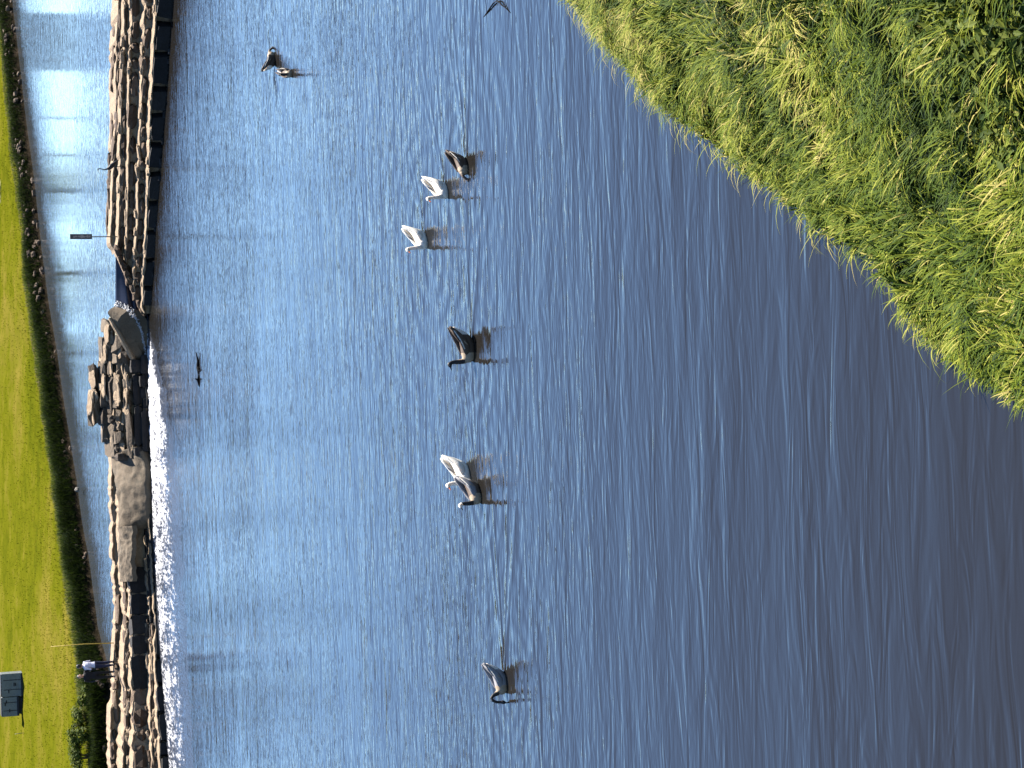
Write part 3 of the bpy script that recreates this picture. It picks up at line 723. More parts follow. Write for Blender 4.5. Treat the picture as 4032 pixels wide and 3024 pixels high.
# ------------------------------------------------------------------ near bank with long grass
NBP = [(2215, -60), (2330, 80), (2450, 230), (2580, 370), (2700, 480), (2800, 560), (2910, 640), (3020, 720), (3130, 800), (3220, 890), (3360, 970), (3490, 1020), (3530, 1090), (3560, 1190), (3630, 1280), (3730, 1390), (3830, 1455), (3930, 1505), (4060, 1580)]
NB = [at(x, y, 0.05)[:2] for x, y in NBP][::-1]
da = (NB[0] - NB[3]) / np.linalg.norm(NB[0] - NB[3]); db = (NB[-1] - NB[-4]) / np.linalg.norm(NB[-1] - NB[-4]); N0 = NB[0]; N1 = NB[-1]
NB = np.array([N0 + da * 5 + np.array([-4, -20]), N0 + da * 5] + NB + [N1 + db * 3, N1 + db * 8 + np.array([3, 0]), N1 + db * 10 + np.array([40., 3.])])
def near_z(P):
    e, arc = sdist(NB, P); x = P[:, 0]; y = P[:, 1]
    z = np.interp(e, [-1.5, -.25, 0, .3, 1.5, 5, 12, 40], [-1.2, -.25, .02, .22, .72, 2.5, 5.2, 9.0])
    z = z + np.clip(e * 1.5, 0, 1) * ((vnoise(x, y, .9, 21) - .5) * .42 + (vnoise(x, y, 2.3, 22) - .5) * .2)
    return z, e
gx = np.concatenate([np.linspace(-12, -5, 8), np.arange(-4.5, 14, .2), np.linspace(14.5, 70, 24)]); gy = np.concatenate([np.linspace(-60, N0[1] - 7, 24), np.arange(N0[1] - 6.5, N1[1] + 6, .2), np.linspace(N1[1] + 6.5, N1[1] + 16, 8)])
X, Y = np.meshgrid(gx, gy); P = np.stack([X.ravel(), Y.ravel()], 1); Z, E_ = near_z(P)
V = np.column_stack([P, Z]); nx, ny = len(gx), len(gy); i = np.arange(nx * ny).reshape(ny, nx)
Q = np.stack([i[:-1, :-1], i[:-1, 1:], i[1:, 1:], i[1:, :-1]], -1).reshape(-1, 4); Q = Q[(E_[Q] > -1.4).any(axis=1)]
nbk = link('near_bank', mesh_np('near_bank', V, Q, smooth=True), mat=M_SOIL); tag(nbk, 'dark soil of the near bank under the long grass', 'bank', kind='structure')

n = 150000; Pb = np.stack([rng.uniform(-2, 12, n), rng.uniform(N0[1] - 6, N1[1] + 2, n)], 1); zb, eb = near_z(Pb); P3 = np.column_stack([Pb, zb])
hole = vnoise(Pb[:, 0], Pb[:, 1], 2.2, 31) * .6 + vnoise(Pb[:, 0], Pb[:, 1], 5.1, 32) * .4
pr = np.where(eb < 1.0, 1.0, np.clip((hole - .36) * 6, .08, 1))
keep = (eb > -.06) & (eb < 9) & inframe(P3, 350) & (rng.random(n) < pr)
P3 = P3[keep]; eb = eb[keep]; hole = hole[keep]; n = len(P3)
x, y = P3[:, 0], P3[:, 1]
fld = vnoise(x, y, .55, 41) * 5.5 + vnoise(x, y, 1.7, 42) * 3.2
out_dir = math.atan2(.6, -.8)                                   # towards the water
az = out_dir + (fld - 4.3) * .75 + rng.normal(0, .8, n)
el = np.clip(rng.normal(.7, .4, n), -.1, 1.5); dro = rng.uniform(.15, .75, n)
ln = rng.uniform(.16, .44, n) * np.interp(eb, [0, .6, 3], [.75, .9, 1.15]); lng = rng.random(n) < .06; ln = np.where(lng, ln * 1.7, ln)
wd = rng.uniform(.012, .034, n)
patch = vnoise(x, y, .8, 43) * .6 + vnoise(x, y, 2.1, 44) * .4
tint = .24 + (patch - .5) * .55 + np.interp(eb, [0, .5, 1.4, 4], [.24, .14, .02, -.05]) + rng.normal(0, .19, n) + np.where(rng.random(n) < .10, .32, 0)  # low base tint puts the shadows under the tufts into this layer's colour
gr = link('long_grass', blades('long_grass', P3, ln, wd, az, el, dro, np.clip(tint, 0, 1), 3), mat=M_GRASS); tag(gr, 'tangled long grass covering the near bank', 'grass', kind='stuff')
# tufts of longer blades swept one way and the other
nt_ = 5200; Tb = np.stack([rng.uniform(-2, 12, nt_), rng.uniform(N0[1] - 6, N1[1] + 2, nt_)], 1); zt2, et = near_z(Tb); T3 = np.column_stack([Tb, zt2])
kp = (et > .05) & (et < 9) & inframe(T3, 350); T3 = T3[kp]; et = et[kp]; nt_ = len(T3); per = 30
xt, yt = T3[:, 0], T3[:, 1]
azt = out_dir + (vnoise(xt, yt, .6, 51) - .5) * 6.5 + rng.normal(0, .5, nt_); Lt = rng.uniform(.24, .52, nt_) * np.interp(et, [0, .5, 2], [.6, .85, 1.1]); tt = np.clip(.62 + (vnoise(xt, yt, .7, 52) - .5) * .5 + rng.normal(0, .14, nt_) + np.interp(et, [0, .8], [.1, 0]), .2, 1)
R3 = np.repeat(T3, per, 0) + rng.normal(0, 1, (nt_ * per, 3)) * np.array([.055, .055, .015]); n = nt_ * per
tg = link('grass_tufts', blades('grass_tufts', R3, np.repeat(Lt, per) * rng.uniform(.6, 1.35, n), rng.uniform(.012, .027, n), np.repeat(azt, per) + rng.normal(0, .38, n), np.clip(rng.normal(.72, .28, n), .05, 1.4), rng.uniform(.2, .62, n), np.clip(np.repeat(tt, per) + rng.normal(0, .16, n), 0, 1), 4), mat=M_GRASS)
tag(tg, 'long sunlit grass tufts swept over the near bank', 'grass', kind='stuff')
# dry stems that hang over the edge into the water
n = 170; s_ = rng.uniform(.1, .98, n); dN = np.linalg.norm(np.diff(NB[2:-3], axis=0), axis=1); cN = np.r_[0, np.cumsum(dN)]; ss = s_ * cN[-1]
k = np.clip(np.searchsorted(cN, ss) - 1, 0, len(dN) - 1); t = (ss - cN[k]) / dN[k]; q = NB[2:-3]; Pb = q[k] * (1 - t)[:, None] + q[k + 1] * t[:, None]
P3 = np.column_stack([Pb, np.full(n, .16)])
ds = link('dry_stems', blades('dry_stems', P3, rng.uniform(.2, .62, n), rng.uniform(.010, .018, n), math.pi + rng.normal(.1, .5, n), rng.uniform(-.1, .9, n), rng.uniform(.1, .6, n), rng.uniform(.7, 1, n), 4), mat=M_GRASS)
tag(ds, 'dry straw coloured stems hanging over the water edge', 'grass', kind='stuff')
# broad-leaved weeds in the upper corner of the bank
cs = []; rs = []
for _ in range(150):
    x, y = random.uniform(3430, 4060), random.uniform(-40, 640)
    if (x - 3430) / 600 + (1 - y / 640) * .6 < .55 + random.random() * .35: continue
    P = at(x, y, 2.2)
    for _i in range(4): P = at(x, y, near_z(P[None, :2])[0][0] + .12)
    cs.append(P); r = random.uniform(.14, .3); rs.append(np.array([r, r, r * .8]))
wd_ = link('broad_leaf_weeds', leaf_cloud('broad_leaf_weeds', cs, rs, 120, .055, M_WEED, .72), mat=M_WEED); tag(wd_, 'dark broad leaved weeds on the near bank above the grass', 'weeds', kind='stuff')

# ------------------------------------------------------------------ birds
M_FW = simple('white_feather', (0.58, 0.53, 0.45), .75, .3, 14, .01); _b = [n_ for n_ in M_FW.node_tree.nodes if n_.type == 'BSDF_PRINCIPLED'][0]; _b.inputs['Subsurface Weight'].default_value = .45; _b.inputs['Subsurface Radius'].default_value = (1, .9, .8); _b.inputs['Subsurface Scale'].default_value = .12
M_FB = simple('brown_feather', (0.055, 0.036, 0.024), .7, .35, 25)
M_FG = simple('grey_feather', (0.16, 0.155, 0.16), .7, .2, 20); M_FD = simple('dark_feather', (0.012, 0.010, 0.010), .6, .3, 20)
M_FT = simple('tan_feather', (0.22, 0.165, 0.11), .7, .2, 20); M_BO = simple('orange_bill', (0.45, 0.10, 0.02), .45, .1); M_BK = simple('black_bill', (0.02, 0.016, 0.014), .4, .1)
M_EYE = simple('eye', (.01, .01, .01), .2, 0)
POSES = {
 'up': ([(.27, .12, .09, .09), (.335, .2, .066, .066), (.352, .32, .054, .054), (.352, .43, .046, .046), (.365, .50, .043, .043)], (.395, .535), (1, -.22)),
 'alert': ([(.27, .12, .085, .085), (.34, .2, .062, .062), (.372, .32, .053, .053), (.385, .44, .045, .045), (.40, .52, .042, .042)], (.43, .55), (1, -.3)),
 'down': ([(.27, .12, .09, .09), (.36, .15, .066, .062), (.44, .13, .046, .046), (.50, .08, .04, .04), (.53, .03, .037, .037)], (.55, .01), (.75, -.65)),
 'sip': ([(.25, .13, .09, .085), (.335, .23, .062, .062), (.375, .33, .046, .046), (.43, .385, .04, .04), (.50, .36, .038, .038), (.545, .27, .036, .036), (.555, .17, .036, .036)], (.56, .105), (.25, -1.0)),
}
def make_goose(name, label, px_, py_, head_az, pose, look, scale=1.0, z=0.0, tilt=0.0):
    """look: 'white', 'brown', 'dark'; head_az: heading in the ground plane from +X"""
    P = at(px_, py_, z); root = empty(name, (P[0], P[1], z), head_az); root.scale = (scale,) * 3
    tag(root, label, 'goose', 'geese on the lake')
    bm = bmesh.new()
    body = [(.37, .08, .03, .03), (.345, .085, .085, .09), (.27, .085, .135, .145), (.14, .085, .168, .17), (-.01, .10, .172, .17), (-.14, .15, .148, .15), (-.24, .22, .105, .11), (-.31, .29, .085, .075), (-.36, .35, .065, .05), (-.41, .41, .045, .028), (-.43, .43, .025, .012)]
    loft(bm, [(a, 0, b, c, d) for a, b, c, d in body], 16)
    nk, hd, hdir = POSES[pose]
    loft(bm, [(a, 0, b, c, d) for a, b, c, d in nk] + [(hd[0], 0, hd[1], .034, .034)], 12)
    h = Vector((hdir[0], 0, hdir[1])).normalized(); hc = Vector((hd[0], 0, hd[1]))
    pts = [hc + h * t for t in (-.045, -.02, .015, .05, .075)]
    loft(bm, [(*q, r, r * .95) for q, r in zip(pts, (.026, .05, .054, .042, .026))], 12)
    me = remeshed('body', bm, .0125, 3)
    mats = {'white': [M_FW, M_FW, M_FW, M_FW], 'brown': [M_FB, M_FB, M_FW, M_FT], 'dark': [M_FB, M_FD, M_FW, M_FT], 'greyneck': [M_FG, M_FD, M_FW, M_FT], 'paleface': [M_FB, M_FD, M_FW, M_FT]}[look]
    for m_ in mats: me.materials.append(m_)
    nb = nk[1][0] - .03
    for pl in me.polygons:
        c = pl.center
        if c.x > nb and (c.z > .19 or c.x > .40): pl.material_index = 1
        elif c.x < -.25: pl.material_index = 2
        elif c.x > .16 : pl.material_index = 3
        if look == 'paleface' and (c - hc).length < .075: pl.material_index = 2
    link('body', me, root)
    wm = {'white': M_FW, 'brown': M_FB, 'dark': M_FB, 'greyneck': M_FG, 'paleface': M_FG}[look]
    for s in (1, -1):
        bm = bmesh.new()
        loft(bm, [(.21, s * .11, .14, .012, .03), (.15, s * .148, .155, .024, .08), (.02, s * .168, .19, .028, .10), (-.12, s * .152, .255, .026, .095), (-.25, s * .112, .345, .02, .07), (-.34, s * .075, .415, .016, .05), (-.41, s * .05, .475, .010, .032), (-.44, s * .04, .505, .005, .012)], 10)
        w = link('wing', bm_mesh('wing', bm, True), root, wm)
        for j in range(3):
            bm = bmesh.new(); y1 = s * (.15 - .03 * j); y2 = s * (.095 - .02 * j)
            loft(bm, [(.02 - .07 * j, y1, .25 + .02 * j, .006, .012), (-.12 - .04 * j, y1, .33 + .02 * j, .010, .034), (-.25 - .03 * j, y2 * 1.2, .41 + .025 * j, .009, .030), (-.36 - .03 * j, y2, .49 + .02 * j, .005, .010)], 8)
            link('feather', bm_mesh('feather', bm, True), w, (M_FG if look == 'white' and j == 1 else wm))
        if look != 'white':
            # pale edges of the long feathers
            for j, (dz, mt) in enumerate(((.05, M_FW), (-.015, M_FT))):
                bm = bmesh.new(); loft(bm, [(.08 - .1 * j, s * .19, .175 + dz, .006, .012), (-.09, s * .178, .24 + dz, .007, .016), (-.22, s * .138, .32 + dz * .8, .007, .015), (-.34, s * .09, .41 + dz * .4, .006, .01)], 6)
                link('feather_edge', bm_mesh('feather_edge', bm, True), w, mt)
    bm = bmesh.new(); b0 = hc + h * .062
    loft(bm, [(*b0, .021, .022), (*(b0 + h * .03 + Vector((0, 0, -.004))), .019, .015), (*(b0 + h * .065 + Vector((0, 0, -.008))), .015, .008), (*(b0 + h * .085 + Vector((0, 0, -.012))), .007, .004)], 8)
    if look == 'white' and pose != 'down':
        k = b0 + Vector((-.005, 0, .02)); loft(bm, [(*(k - h * .02), .010, .008), (*k, .016, .015), (*(k + h * .02), .008, .006)], 8)
    link('bill', bm_mesh('bill', bm, True), root, M_BO if look in ('white', 'brown') else M_BK)
    up = Vector((-h.z, 0, h.x))
    for s in (1, -1):
        bm = bmesh.new(); bmesh.ops.create_uvsphere(bm, u_segments=8, v_segments=6, radius=.008)
        for v in bm.verts: v.co += hc + h * .03 + up * .014 + Vector((0, s * .046, 0))
        link('eye', bm_mesh('eye', bm, True), root, M_EYE)
    root.rotation_euler[1] = tilt
    return root
L_ = math.pi
make_goose('goose', 'white goose leading the right-hand flock, bill pointing left', 1672, 938, L_ + .75, 'alert', 'white', .86)
make_goose('goose', 'white goose with red bill beside the brown goose with lowered head', 1752, 742, L_ + .8, 'alert', 'white', .84)
make_goose('goose', 'brown goose with lowered head behind a white goose', 1832, 645, L_ + .5, 'down', 'brown', .74)
make_goose('goose', 'dark necked brown goose swimming alone in the middle of the lake', 1858, 1362, L_ + .05, 'up', 'dark', .93)
make_goose('goose', 'white goose just behind a pale faced brown goose', 1838, 1853, L_ + .7, 'up', 'white', .92)
make_goose('goose', 'pale faced brown goose in front of a white goose', 1882, 1932, L_ + .6, 'up', 'paleface', .84)
make_goose('goose', 'dark goose arching its neck down to sip, farthest left on the lake', 1985, 2675, L_ + .3, 'sip', 'greyneck', .80)
make_goose('goose', 'brown goose dipping its bill, paired with a smaller one near the dam', 1080, 240, .35, 'down', 'brown', .82)
make_goose('goose', 'small black necked goose of the pair near the right edge', 1143, 288, -1.9, 'up', 'dark', .72)

# slim dark wading bird on the dam
def heron(label, P, rz):
    root = empty('wading_bird', tuple(P), rz); tag(root, label, 'bird')
    bm = bmesh.new()
    loft(bm, [(.13, 0, .62, .03, .03), (.10, 0, .56, .07, .075), (.02, 0, .45, .10, .105), (-.09, 0, .33, .09, .085), (-.19, 0, .22, .055, .05), (-.28, 0, .11, .022, .016)], 12)
    loft(bm, [(.09, 0, .57, .05, .05), (.145, 0, .66, .033, .033), (.15, 0, .76, .024, .024), (.115, 0, .86, .021, .021), (.11, 0, .95, .022, .022), (.135, 0, 1.0, .028, .026), (.17, 0, 1.0, .024, .022), (.2, 0, .99, .014, .012)], 10)
    link('body', remeshed('body', bm, .011, 2), root, M_FD)
    link('bill', tube_mesh('bill', [(.19, 0, .99), (.27, 0, .965), (.33, 0, .925)], [.013, .009, .003], 7), root, M_BK)
    for s in (1, -1):
        bm = bmesh.new(); loft(bm, [(.09, s * .08, .55, .012, .03), (.0, s * .105, .45, .02, .075), (-.1, s * .09, .32, .018, .065), (-.27, s * .035, .13, .006, .015)], 8)
        link('wing', bm_mesh('wing', bm, True), root, M_FD)
        link('leg', tube_mesh('leg', [(.0, s * .045, .38), (.02, s * .045, .2), (.0, s * .045, .01), (.07, s * .05, .005)], [.018, .011, .009, .006], 6), root, M_BK)
zc9 = float(np.interp(9.5, RX, R_Z[4])); P = at(480, 655, zc9); heron('slim dark long necked bird standing on the dam crest', (P[0], P[1], zc9 + .02), L_)

# ------------------------------------------------------------------ people on the dam
M_SKIN = simple('skin', (.30, .17, .11), .6, .1); M_HAIR = simple('hair', (.012, .010, .009), .5, .2); M_NAVY = simple('navy_cloth', (.012, .014, .035), .85, .3, 12, .01)
M_BLK = simple('black_cloth', (.004, .004, .005), .85, .3, 12, .01); M_SHIRT = simple('white_cloth', (.40, .39, .46), .85, .15, 9, .02); M_SHOE = simple('shoe', (.015, .013, .012), .6, .1)
def person(label, P, rz, H_, top_m, leg_m, arms, lean=0.0):
    """faces +x; one continuous body, clothes by region, hair and shoes as children"""
    root = empty('person', tuple(P), rz); tag(root, label, 'person', 'people standing on the dam'); k = H_ / 1.75; root.scale = (k * 1.12, k * 1.12, k)
    bm = bmesh.new()
    loft(bm, [(.0, 0, .86, .15, .10), (.0, 0, .94, .165, .115), (lean * .3, 0, 1.08, .15, .10), (lean * .6, 0, 1.24, .175, .115), (lean, 0, 1.38, .19, .11), (lean, 0, 1.44, .15, .085), (lean, 0, 1.49, .07, .065)], 16)
    loft(bm, [(lean, 0, 1.44, .06, .06), (lean + .01, 0, 1.52, .054, .054), (lean + .02, 0, 1.57, .052, .055)], 12)
    hx = lean + .03
    loft(bm, [(hx, 0, 1.52, .045, .05), (hx + .01, 0, 1.56, .062, .075), (hx, 0, 1.62, .075, .095), (hx - .005, 0, 1.68, .077, .098), (hx - .01, 0, 1.73, .06, .075), (hx - .01, 0, 1.755, .025, .03)], 14)
    loft(bm, [(hx + .085, 0, 1.655, .010, .010), (hx + .105, 0, 1.625, .016, .014), (hx + .09, 0, 1.605, .015, .012)], 8)       # nose
    loft(bm, [(hx + .075, 0, 1.575, .024, .006), (hx + .09, 0, 1.572, .02, .008)], 8)                                               # mouth
    for s in (1, -1):
        loft(bm, [(hx, s * .078, 1.655, .008, .02), (hx - .005, s * .09, 1.63, .007, .028), (hx, s * .078, 1.60, .006, .014)], 8, (1, 0, 0))   # ears
        loft(bm, [(.0, s * .085, .93, .09, .095), (.01, s * .095, .72, .082, .085), (.015, s * .10, .50, .058, .06), (.0, s * .10, .30, .056, .06), (-.01, s * .10, .10, .04, .042), (0, s * .10, .05, .04, .045)], 12)
        sh_, elb, wr, fin = arms[0 if s == 1 else 1]
        S = Vector((lean, s * .19, 1.40)); E_ = Vector((elb[0] + lean, s * elb[1], elb[2])); W = Vector((wr[0] + lean, s * wr[1], wr[2])); D = Vector((fin[0], s * fin[1], fin[2])).normalized()
        loft(bm, [(lean, s * .12, 1.41, .05, .05), (*S, .062, .062), (*(S * .5 + E_ * .5), .052, .052), (*E_, .043, .043), (*(E_ * .5 + W * .5), .042, .042), (*W, .028, .03), (*(W + D * .05), .022, .042), (*(W + D * .10), .018, .042)], 10, (D.y, -D.x, .2))
        sv = Vector((0, 0, 1)) if abs(D.z) < .7 else Vector((1, 0, 0)); sv = (sv - D * sv.dot(D)).normalized()
        for f_, (o_, l_) in enumerate(((-.03, .055), (-.01, .07), (.012, .075), (.032, .066))):
            b = W + D * .095 + sv * o_; c_ = b + D * l_ * .5; e_ = c_ + (D * .8 + Vector((.25, 0, -.35)) * .6).normalized() * l_ * .5
            loft(bm, [(*b, .010, .010), (*c_, .0095, .0095), (*e_, .008, .008)], 6)
        b = W + D * .03 + sv * .03; loft(bm, [(*b, .013, .013), (*(b + D * .035 + sv * .03), .011, .011), (*(b + D * .07 + sv * .035), .009, .009)], 6)
    me = remeshed('body', bm, .0115, 2)
    for m_ in (M_SKIN, top_m, leg_m): me.materials.append(m_)
    wr_ = [Vector((a[2][0] + lean, (1 if i == 0 else -1) * a[2][1], a[2][2])) for i, a in enumerate(arms)]; fd_ = [Vector((a[3][0], (1 if i == 0 else -1) * a[3][1], a[3][2])).normalized() for i, a in enumerate(arms)]
    for pl in me.polygons:
        c = pl.center; hand = any(0 < (c - w).dot(d) < .2 and ((c - w) - d * (c - w).dot(d)).length < .05 for w, d in zip(wr_, fd_))
        pl.material_index = 0 if (c.z > 1.485 or hand) else (1 if c.z > .93 else (2 if c.z > 0 else 0))
    link('body', me, root)
    bm = bmesh.new()
    loft(bm, [(hx - .07, 0, 1.54, .05, .03), (hx - .05, 0, 1.60, .082, .065), (hx - .03, 0, 1.68, .088, .088), (hx - .015, 0, 1.74, .075, .088), (hx - .01, 0, 1.775, .03, .04)], 14)
    link('hair', bm_mesh('hair', bm, True), root, M_HAIR)
    for s in (1, -1):
        bm = bmesh.new(); loft(bm, [(-.07, s * .10, .04, .03, .03), (-.04, s * .10, .05, .042, .045), (.06, s * .105, .04, .046, .036), (.15, s * .11, .028, .042, .024), (.20, s * .112, .022, .02, .014)], 10)
        link('shoe', bm_mesh('shoe', bm, True), root, M_SHOE)
    return root
bent = [((0, 0, 0), (-.02, .25, 1.13), (.20, .12, 1.14), (.6, -.75, .05)), ((0, 0, 0), (-.02, .25, 1.13), (.19, .14, 1.06), (.6, -.75, .05))]
hang = [((0, 0, 0), (-.03, .25, 1.13), (.04, .26, .88), (.1, -.02, -1)), ((0, 0, 0), (-.02, .25, 1.13), (.16, .24, .93), (.35, -.1, -.9))]
def crest(x): return float(np.interp(x, LX, L_Z[5]))
P = at(449, 2612, crest(-12.7)); person('person in white shirt and navy trousers standing on the dam', (P[0], P[1], crest(P[0]) + .01), L_ * .80, 1.68, M_SHIRT, M_NAVY, bent, .02)
P = at(450, 2654, crest(-13.1)); person('person all in black standing beside the one in white shirt', (P[0], P[1], crest(P[0]) + .01), L_ * 1.55, 1.66, M_BLK, M_BLK, hang, 0)

# ------------------------------------------------------------------ small things
M_SIGN = simple('sign_panel', (.07, .065, .06), .6, .3, 8); M_MARK = simple('sign_mark', (.30, .24, .20), .7, .3, 14); M_POST = simple('dark_post', (.06, .055, .035), .6, .2); M_YEL = simple('yellow_cane', (.36, .24, .035), .55, .25, 5)
yS = 932; YS = float(np.interp(6.9, RX, R_YF[3])) + .25; b0 = atY(488, yS, YS); t0 = atY(275, yS, YS); p1 = atY(362, yS, YS)
sg = empty('sign_post', tuple(b0)); tag(sg, 'narrow dark upright sign on a thin post on the dam', 'sign')
zt = t0[2] - b0[2]; zp = p1[2] - b0[2]
link('post', tube_mesh('post', [(0, 0, -.25), (0, 0, zp * .5), (0, 0, zt - .05)], .022, 8), sg, M_POST)
pn = link('panel', box_mesh('panel', (0, -.045, (zt + zp) / 2), (.225, .03, zt - zp), .006), sg, M_SIGN); hgt = zt - zp
for fz, sx, sz in ((.18, .06, .05), (.27, .045, .06), (.40, .05, .05), (.56, .085, .12), (.72, .04, .06), (.80, .07, .055), (.90, .05, .04)):
    bm = bmesh.new(); n_ = 9; vs2 = [bm.verts.new((math.cos(a * 6.283 / n_) * sx * random.uniform(.6, 1.1) + random.uniform(-.02, .02), -.064, zt - fz * hgt + math.sin(a * 6.283 / n_) * sz * random.uniform(.6, 1.1))) for a in range(n_)]
    f_ = bm.faces.new(vs2); r_ = bmesh.ops.extrude_face_region(bm, geom=[f_])
    for v in r_['geom']:
        if isinstance(v, bmesh.types.BMVert): v.co.y += .006
    link('marking', bm_mesh('marking', bm), pn, M_MARK)
for zc_ in (zp + .02, zt - .02): link('rail', box_mesh('rail', (0, -.064, zc_), (.215, .008, .02), 0), pn, M_POST)
wsg = link('weed_tuft', blades('weed_tuft', np.tile(b0 + np.array([0, -.05, -.12]), (60, 1)) + rng.normal(0, .05, (60, 3)) * np.array([1, 1, .2]), rng.uniform(.15, .35, 60), rng.uniform(.02, .04, 60), rng.uniform(0, 6.28, 60), rng.uniform(.4, 1.3, 60), rng.uniform(.1, .5, 60), rng.uniform(.6, 1, 60)), mat=M_GRASS)
tag(wsg, 'yellowish weed tuft at the foot of the signpost', 'weed')
YP = float(np.interp(-11.5, LX, L_YF[4])) + .25; a = atY(466, 2531, YP); b = atY(200, 2546, YP + .3); c = (a + b) / 2 + np.array([.03, 0, 0])
pl_ = link('pole', tube_mesh('pole', [tuple(a), tuple(c), tuple(b)], [.026, .02, .010], 8), mat=M_YEL); tag(pl_, 'thin yellow pole standing on the dam beside the person in white', 'pole')
# weathered box on the lawn, two joined halves
M_BOX = simple('weathered_box', (.10, .11, .105), .7, .45, 2.2, .02); M_BOXD = simple('box_edge', (.012, .012, .014), .8, .2)
def lawn_hit(x, y):
    P = at(x, y, 3.0)
    for _ in range(12): P = at(x, y, float(far_z(P[None, :2])[0][0]))
    return P
Pl = lawn_hit(88, 2680); Yb = Pl[1]
def wx(y): return atY(80, y, Yb)[0]
zt_ = atY(6, 2735, Yb)[2]; za = Pl[2]; zb_ = atY(74, 2780, Yb)[2]
bx = empty('utility_box', (wx(2735), Yb, za)); tag(bx, 'dark grey weathered metal box standing on the lawn', 'box')
for (ya, yb, zl, nm) in ((2650, 2740, za - .02, 'cabinet'), (2742, 2818, zb_, 'cabinet')):
    xa, xb = wx(yb) - wx(2735), wx(ya) - wx(2735); h_ = zt_ - zl
    cb = link(nm, box_mesh(nm, ((xa + xb) / 2, .5, (zt_ + zl) / 2 - za), (xb - xa, 1.0, h_), .02), bx, M_BOX)
    link('top_edge', box_mesh('top_edge', ((xa + xb) / 2, .47, zt_ - za + .02), (xb - xa - .04, .96, .04), .01), cb, M_BOXD)
    link('plinth', box_mesh('plinth', ((xa + xb) / 2, .47, zl - za + .04), (xb - xa - .02, 1.02, .14), .01), cb, M_BOXD)
    for q in (.3, .72): link('panel_seam', box_mesh('panel_seam', (xa + (xb - xa) * q, -.008, (zt_ + zl) / 2 - za), (.035, .02, h_ * .8), 0), cb, M_BOXD)
    for q in range(3): link('vent', box_mesh('vent', (xa + (xb - xa) * random.uniform(.2, .8), -.008, zl - za + h_ * random.uniform(.3, .8)), (.2, .02, .07), 0), cb, M_BOXD)
zb2 = float(far_z(np.array([[wx(2780), Yb + .5]]))[0][0])
if zb_ > zb2: link('foot', box_mesh('foot', (wx(2780) - wx(2735), .55, (zb_ + zb2) / 2 - za), (wx(2742) - wx(2818) - .2, .8, zb_ - zb2 + .15), .02), bx, M_BOXD)
P = lawn_hit(104, 2886); q = link('stake', tube_mesh('stake', [tuple(P + np.array([0, 0, -.1])), tuple(P + np.array([.02, 0, .35])), tuple(P + np.array([-.02, .02, .72]))], [.02, .018, .012], 7), mat=M_POST); tag(q, 'thin dark stake on the lawn left of the grey box', 'stake')
M_PALE = stone_mat('pale_rock', (.14, .125, .105), (.14, .125, .105), (.14, .125, .105))
def rock(name, label, P, s):
    bm = bmesh.new(); bmesh.ops.create_icosphere(bm, subdivisions=2, radius=1)
    for v in bm.verts: v.co = Vector((v.co.x * s[0], v.co.y * s[1], v.co.z * s[2])) * (1 + .35 * mnoise.noise(v.co * 1.3 + Vector((s[0] * 9, 0, 0))))
    o = link(name, bm_mesh(name, bm), mat=M_PALE); o.location = P; tag(o, label, 'rock'); return o
P = at(302, 1928, ZP + .35); rock('boulder', 'small pale boulder at the water edge of the far bank', (P[0], P[1], P[2] - .02), (.13, .16, .13))
P = lawn_hit(2, 752); rock('boulder', 'low pale boulder at the far edge of the lawn', (P[0], P[1], P[2] + .03), (.8, .5, .14))
# sticks in the lake
M_TWIG = simple('wet_twig', (.006, .005, .005), .9, .2, spec=.05)
pts = [at(*q_) for q_ in ((1902, 72, -.01), (1922, 42, .015), (1942, 14, .03), (1956, 3, .035), (1966, 7, .03), (1976, 20, .03), (1990, 30, .02), (2012, 52, -.005))]
q = link('bent_twig', tube_mesh('bent_twig', [tuple(p_) for p_ in pts], [.010, .014, .016, .016, .016, .016, .012, .007], 6), mat=M_TWIG); tag(q, 'thin bent twig arching out of the water near the grass bank', 'twig')
P = at(783, 1448, 0)
br = empty('floating_branch', tuple(P)); tag(br, 'dark broken branch floating low on the lake below the spillway', 'branch')
link('limb', tube_mesh('limb', [(-.72, .02, .0), (-.5, 0, .04), (-.25, .03, .0), (0, 0, .05), (.25, -.02, .03), (.62, .05, .09)], [.02, .05, .03, .055, .045, .015], 7), br, M_TWIG)
link('knot', tube_mesh('knot', [(-.45, 0, .0), (-.44, .02, .10), (-.40, .0, .15)], [.05, .035, .015], 7), br, M_TWIG)
link('twig', tube_mesh('twig', [(.05, 0, .03), (-.1, -.2, .06), (-.15, -.42, .0)], [.04, .03, .012], 7), br, M_TWIG)

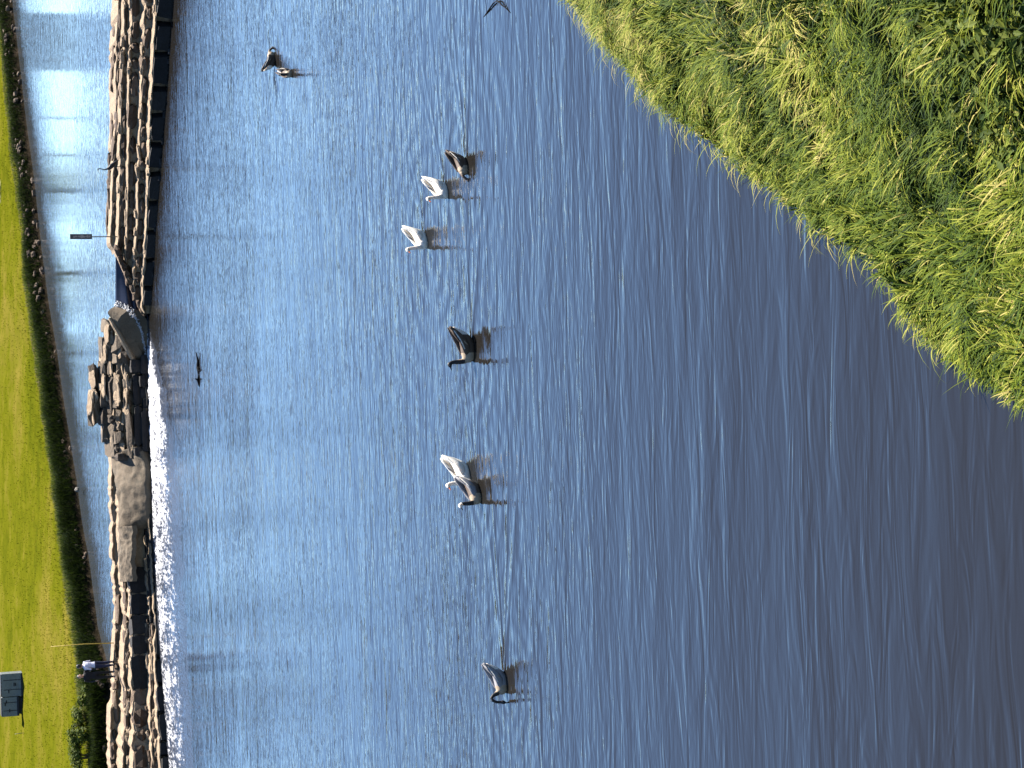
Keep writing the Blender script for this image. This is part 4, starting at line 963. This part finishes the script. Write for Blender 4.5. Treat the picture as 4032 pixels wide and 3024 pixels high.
# ------------------------------------------------------------------ unseen trees added beyond the lawn to green the pool's reflection
M_BARK = simple('bark', (.10, .07, .05), .9, .3, 8, .05); M_TREE = leaf_mat('tree_leaf', [(0, (.03, .055, .006)), (.5, (.075, .11, .010)), (1, (.14, .16, .02))], .4, .7, .1)
TN = ['first', 'second', 'third', 'fourth', 'fifth', 'sixth', 'seventh']
for i, tx in enumerate((-26, -18.5, -11, -3.5, 4, 11.5, 18)):
    tx += random.uniform(-.8, .8); ty = 166 + .35 * tx + random.uniform(-2, 2); zg = float(far_z(np.array([[tx, ty]]))[0][0]); hh = random.uniform(9.0, 11.5)
    tr = empty('tree', (tx, ty, zg)); tag(tr, 'unseen green tree added for the pool reflection, %s from the left' % TN[i], 'tree', 'unseen trees added for the pool reflection')
    bm = bmesh.new(); loft(bm, [(0, 0, -.3, .26, .26), (.05, 0, hh * .25, .2, .2), (0, .05, hh * .6, .1, .1), (0, 0, hh * .9, .03, .03)], 9)
    for k in range(6):
        a_ = k * 1.05 + random.random(); loft(bm, [(0, 0, hh * (.25 + .06 * k), .09, .09), (math.cos(a_) * .9, math.sin(a_) * .9, hh * (.38 + .06 * k), .05, .05), (math.cos(a_) * 1.9, math.sin(a_) * 1.9, hh * (.45 + .07 * k), .02, .02)], 6)
    link('trunk', bm_mesh('trunk', bm, True), tr, M_BARK)
    cc = [np.array([random.gauss(0, 1.7), random.gauss(0, 1.4), hh * random.uniform(.22, .9)]) for _ in range(20)]
    link('crown', leaf_cloud('crown', cc, [np.array([1.5, 1.5, 1.1]) * random.uniform(.7, 1.1) for _ in cc], 14, .2, M_TREE, .5), tr, M_TREE)

# ------------------------------------------------------------------ houses beyond the lawn: seen only in the pool
M_WALL = simple('pale_render', (.62, .64, .64), .8, .06, .4); M_WALLG = simple('grey_cladding', (.10, .10, .11), .7, .12, .5); M_GLS = simple('window_glass', (.03, .04, .05), .1, .1); M_ROOF = simple('roof_sheet', (.3, .31, .33), .6, .1)
def house(label, x0, x1, y, z1, m_, floors, cols):
    zg = float(far_z(np.array([[(x0 + x1) / 2, y]]))[0][0]) - .5
    r = empty('house', ((x0 + x1) / 2, y, zg)); tag(r, label, 'house', 'houses beyond the lawn'); h = z1 - zg; w = x1 - x0
    wl = link('wall', box_mesh('wall', (0, 6, h / 2), (w, 12, h)), r, m_); link('roof', box_mesh('roof', (0, 6, h + .25), (w + .8, 12.8, .5), .05), r, M_ROOF)
    wmsh = box_mesh('window', (0, 0, 0), (w / cols * .5, .12, h / floors * .45)); wmsh.materials.append(M_GLS)
    for a in range(floors):
        for b in range(cols):
            o = bpy.data.objects.new('window', wmsh); COL.objects.link(o); o.parent = r; o.location = (-w / 2 + (b + .5) * w / cols, -.03, (a + .55) * h / floors)
house('grey clad house beyond the lawn, mirrored in the upper pool', 47, 53, 270, 18.5, M_WALLG, 4, 5)
for i, (x, lb) in enumerate(((29, 'nearest the lawn middle'), (33.5, 'in the middle of its row'), (40.5, 'farthest right in its row'))):
    zg = float(far_z(np.array([[x, 235]]))[0][0]); lp = empty('lamp_post', (x, 235, zg)); tag(lp, 'tall grey lamp post beyond the lawn, ' + lb, 'lamp post', 'lamp posts beyond the lawn')
    link('pole', tube_mesh('pole', [(0, 0, -.3), (0, 0, 8), (0, 0, 13)], [.13, .11, .09], 8), lp, M_WALLG); link('arm', tube_mesh('arm', [(0, 0, 12.9), (-.8, 0, 13.3), (-1.8, 0, 13.3)], [.09, .08, .08], 6), lp, M_WALLG)
    link('lamp_head', box_mesh('lamp_head', (-2, 0, 13.25), (.9, .35, .2), .04), lp, M_WALL)
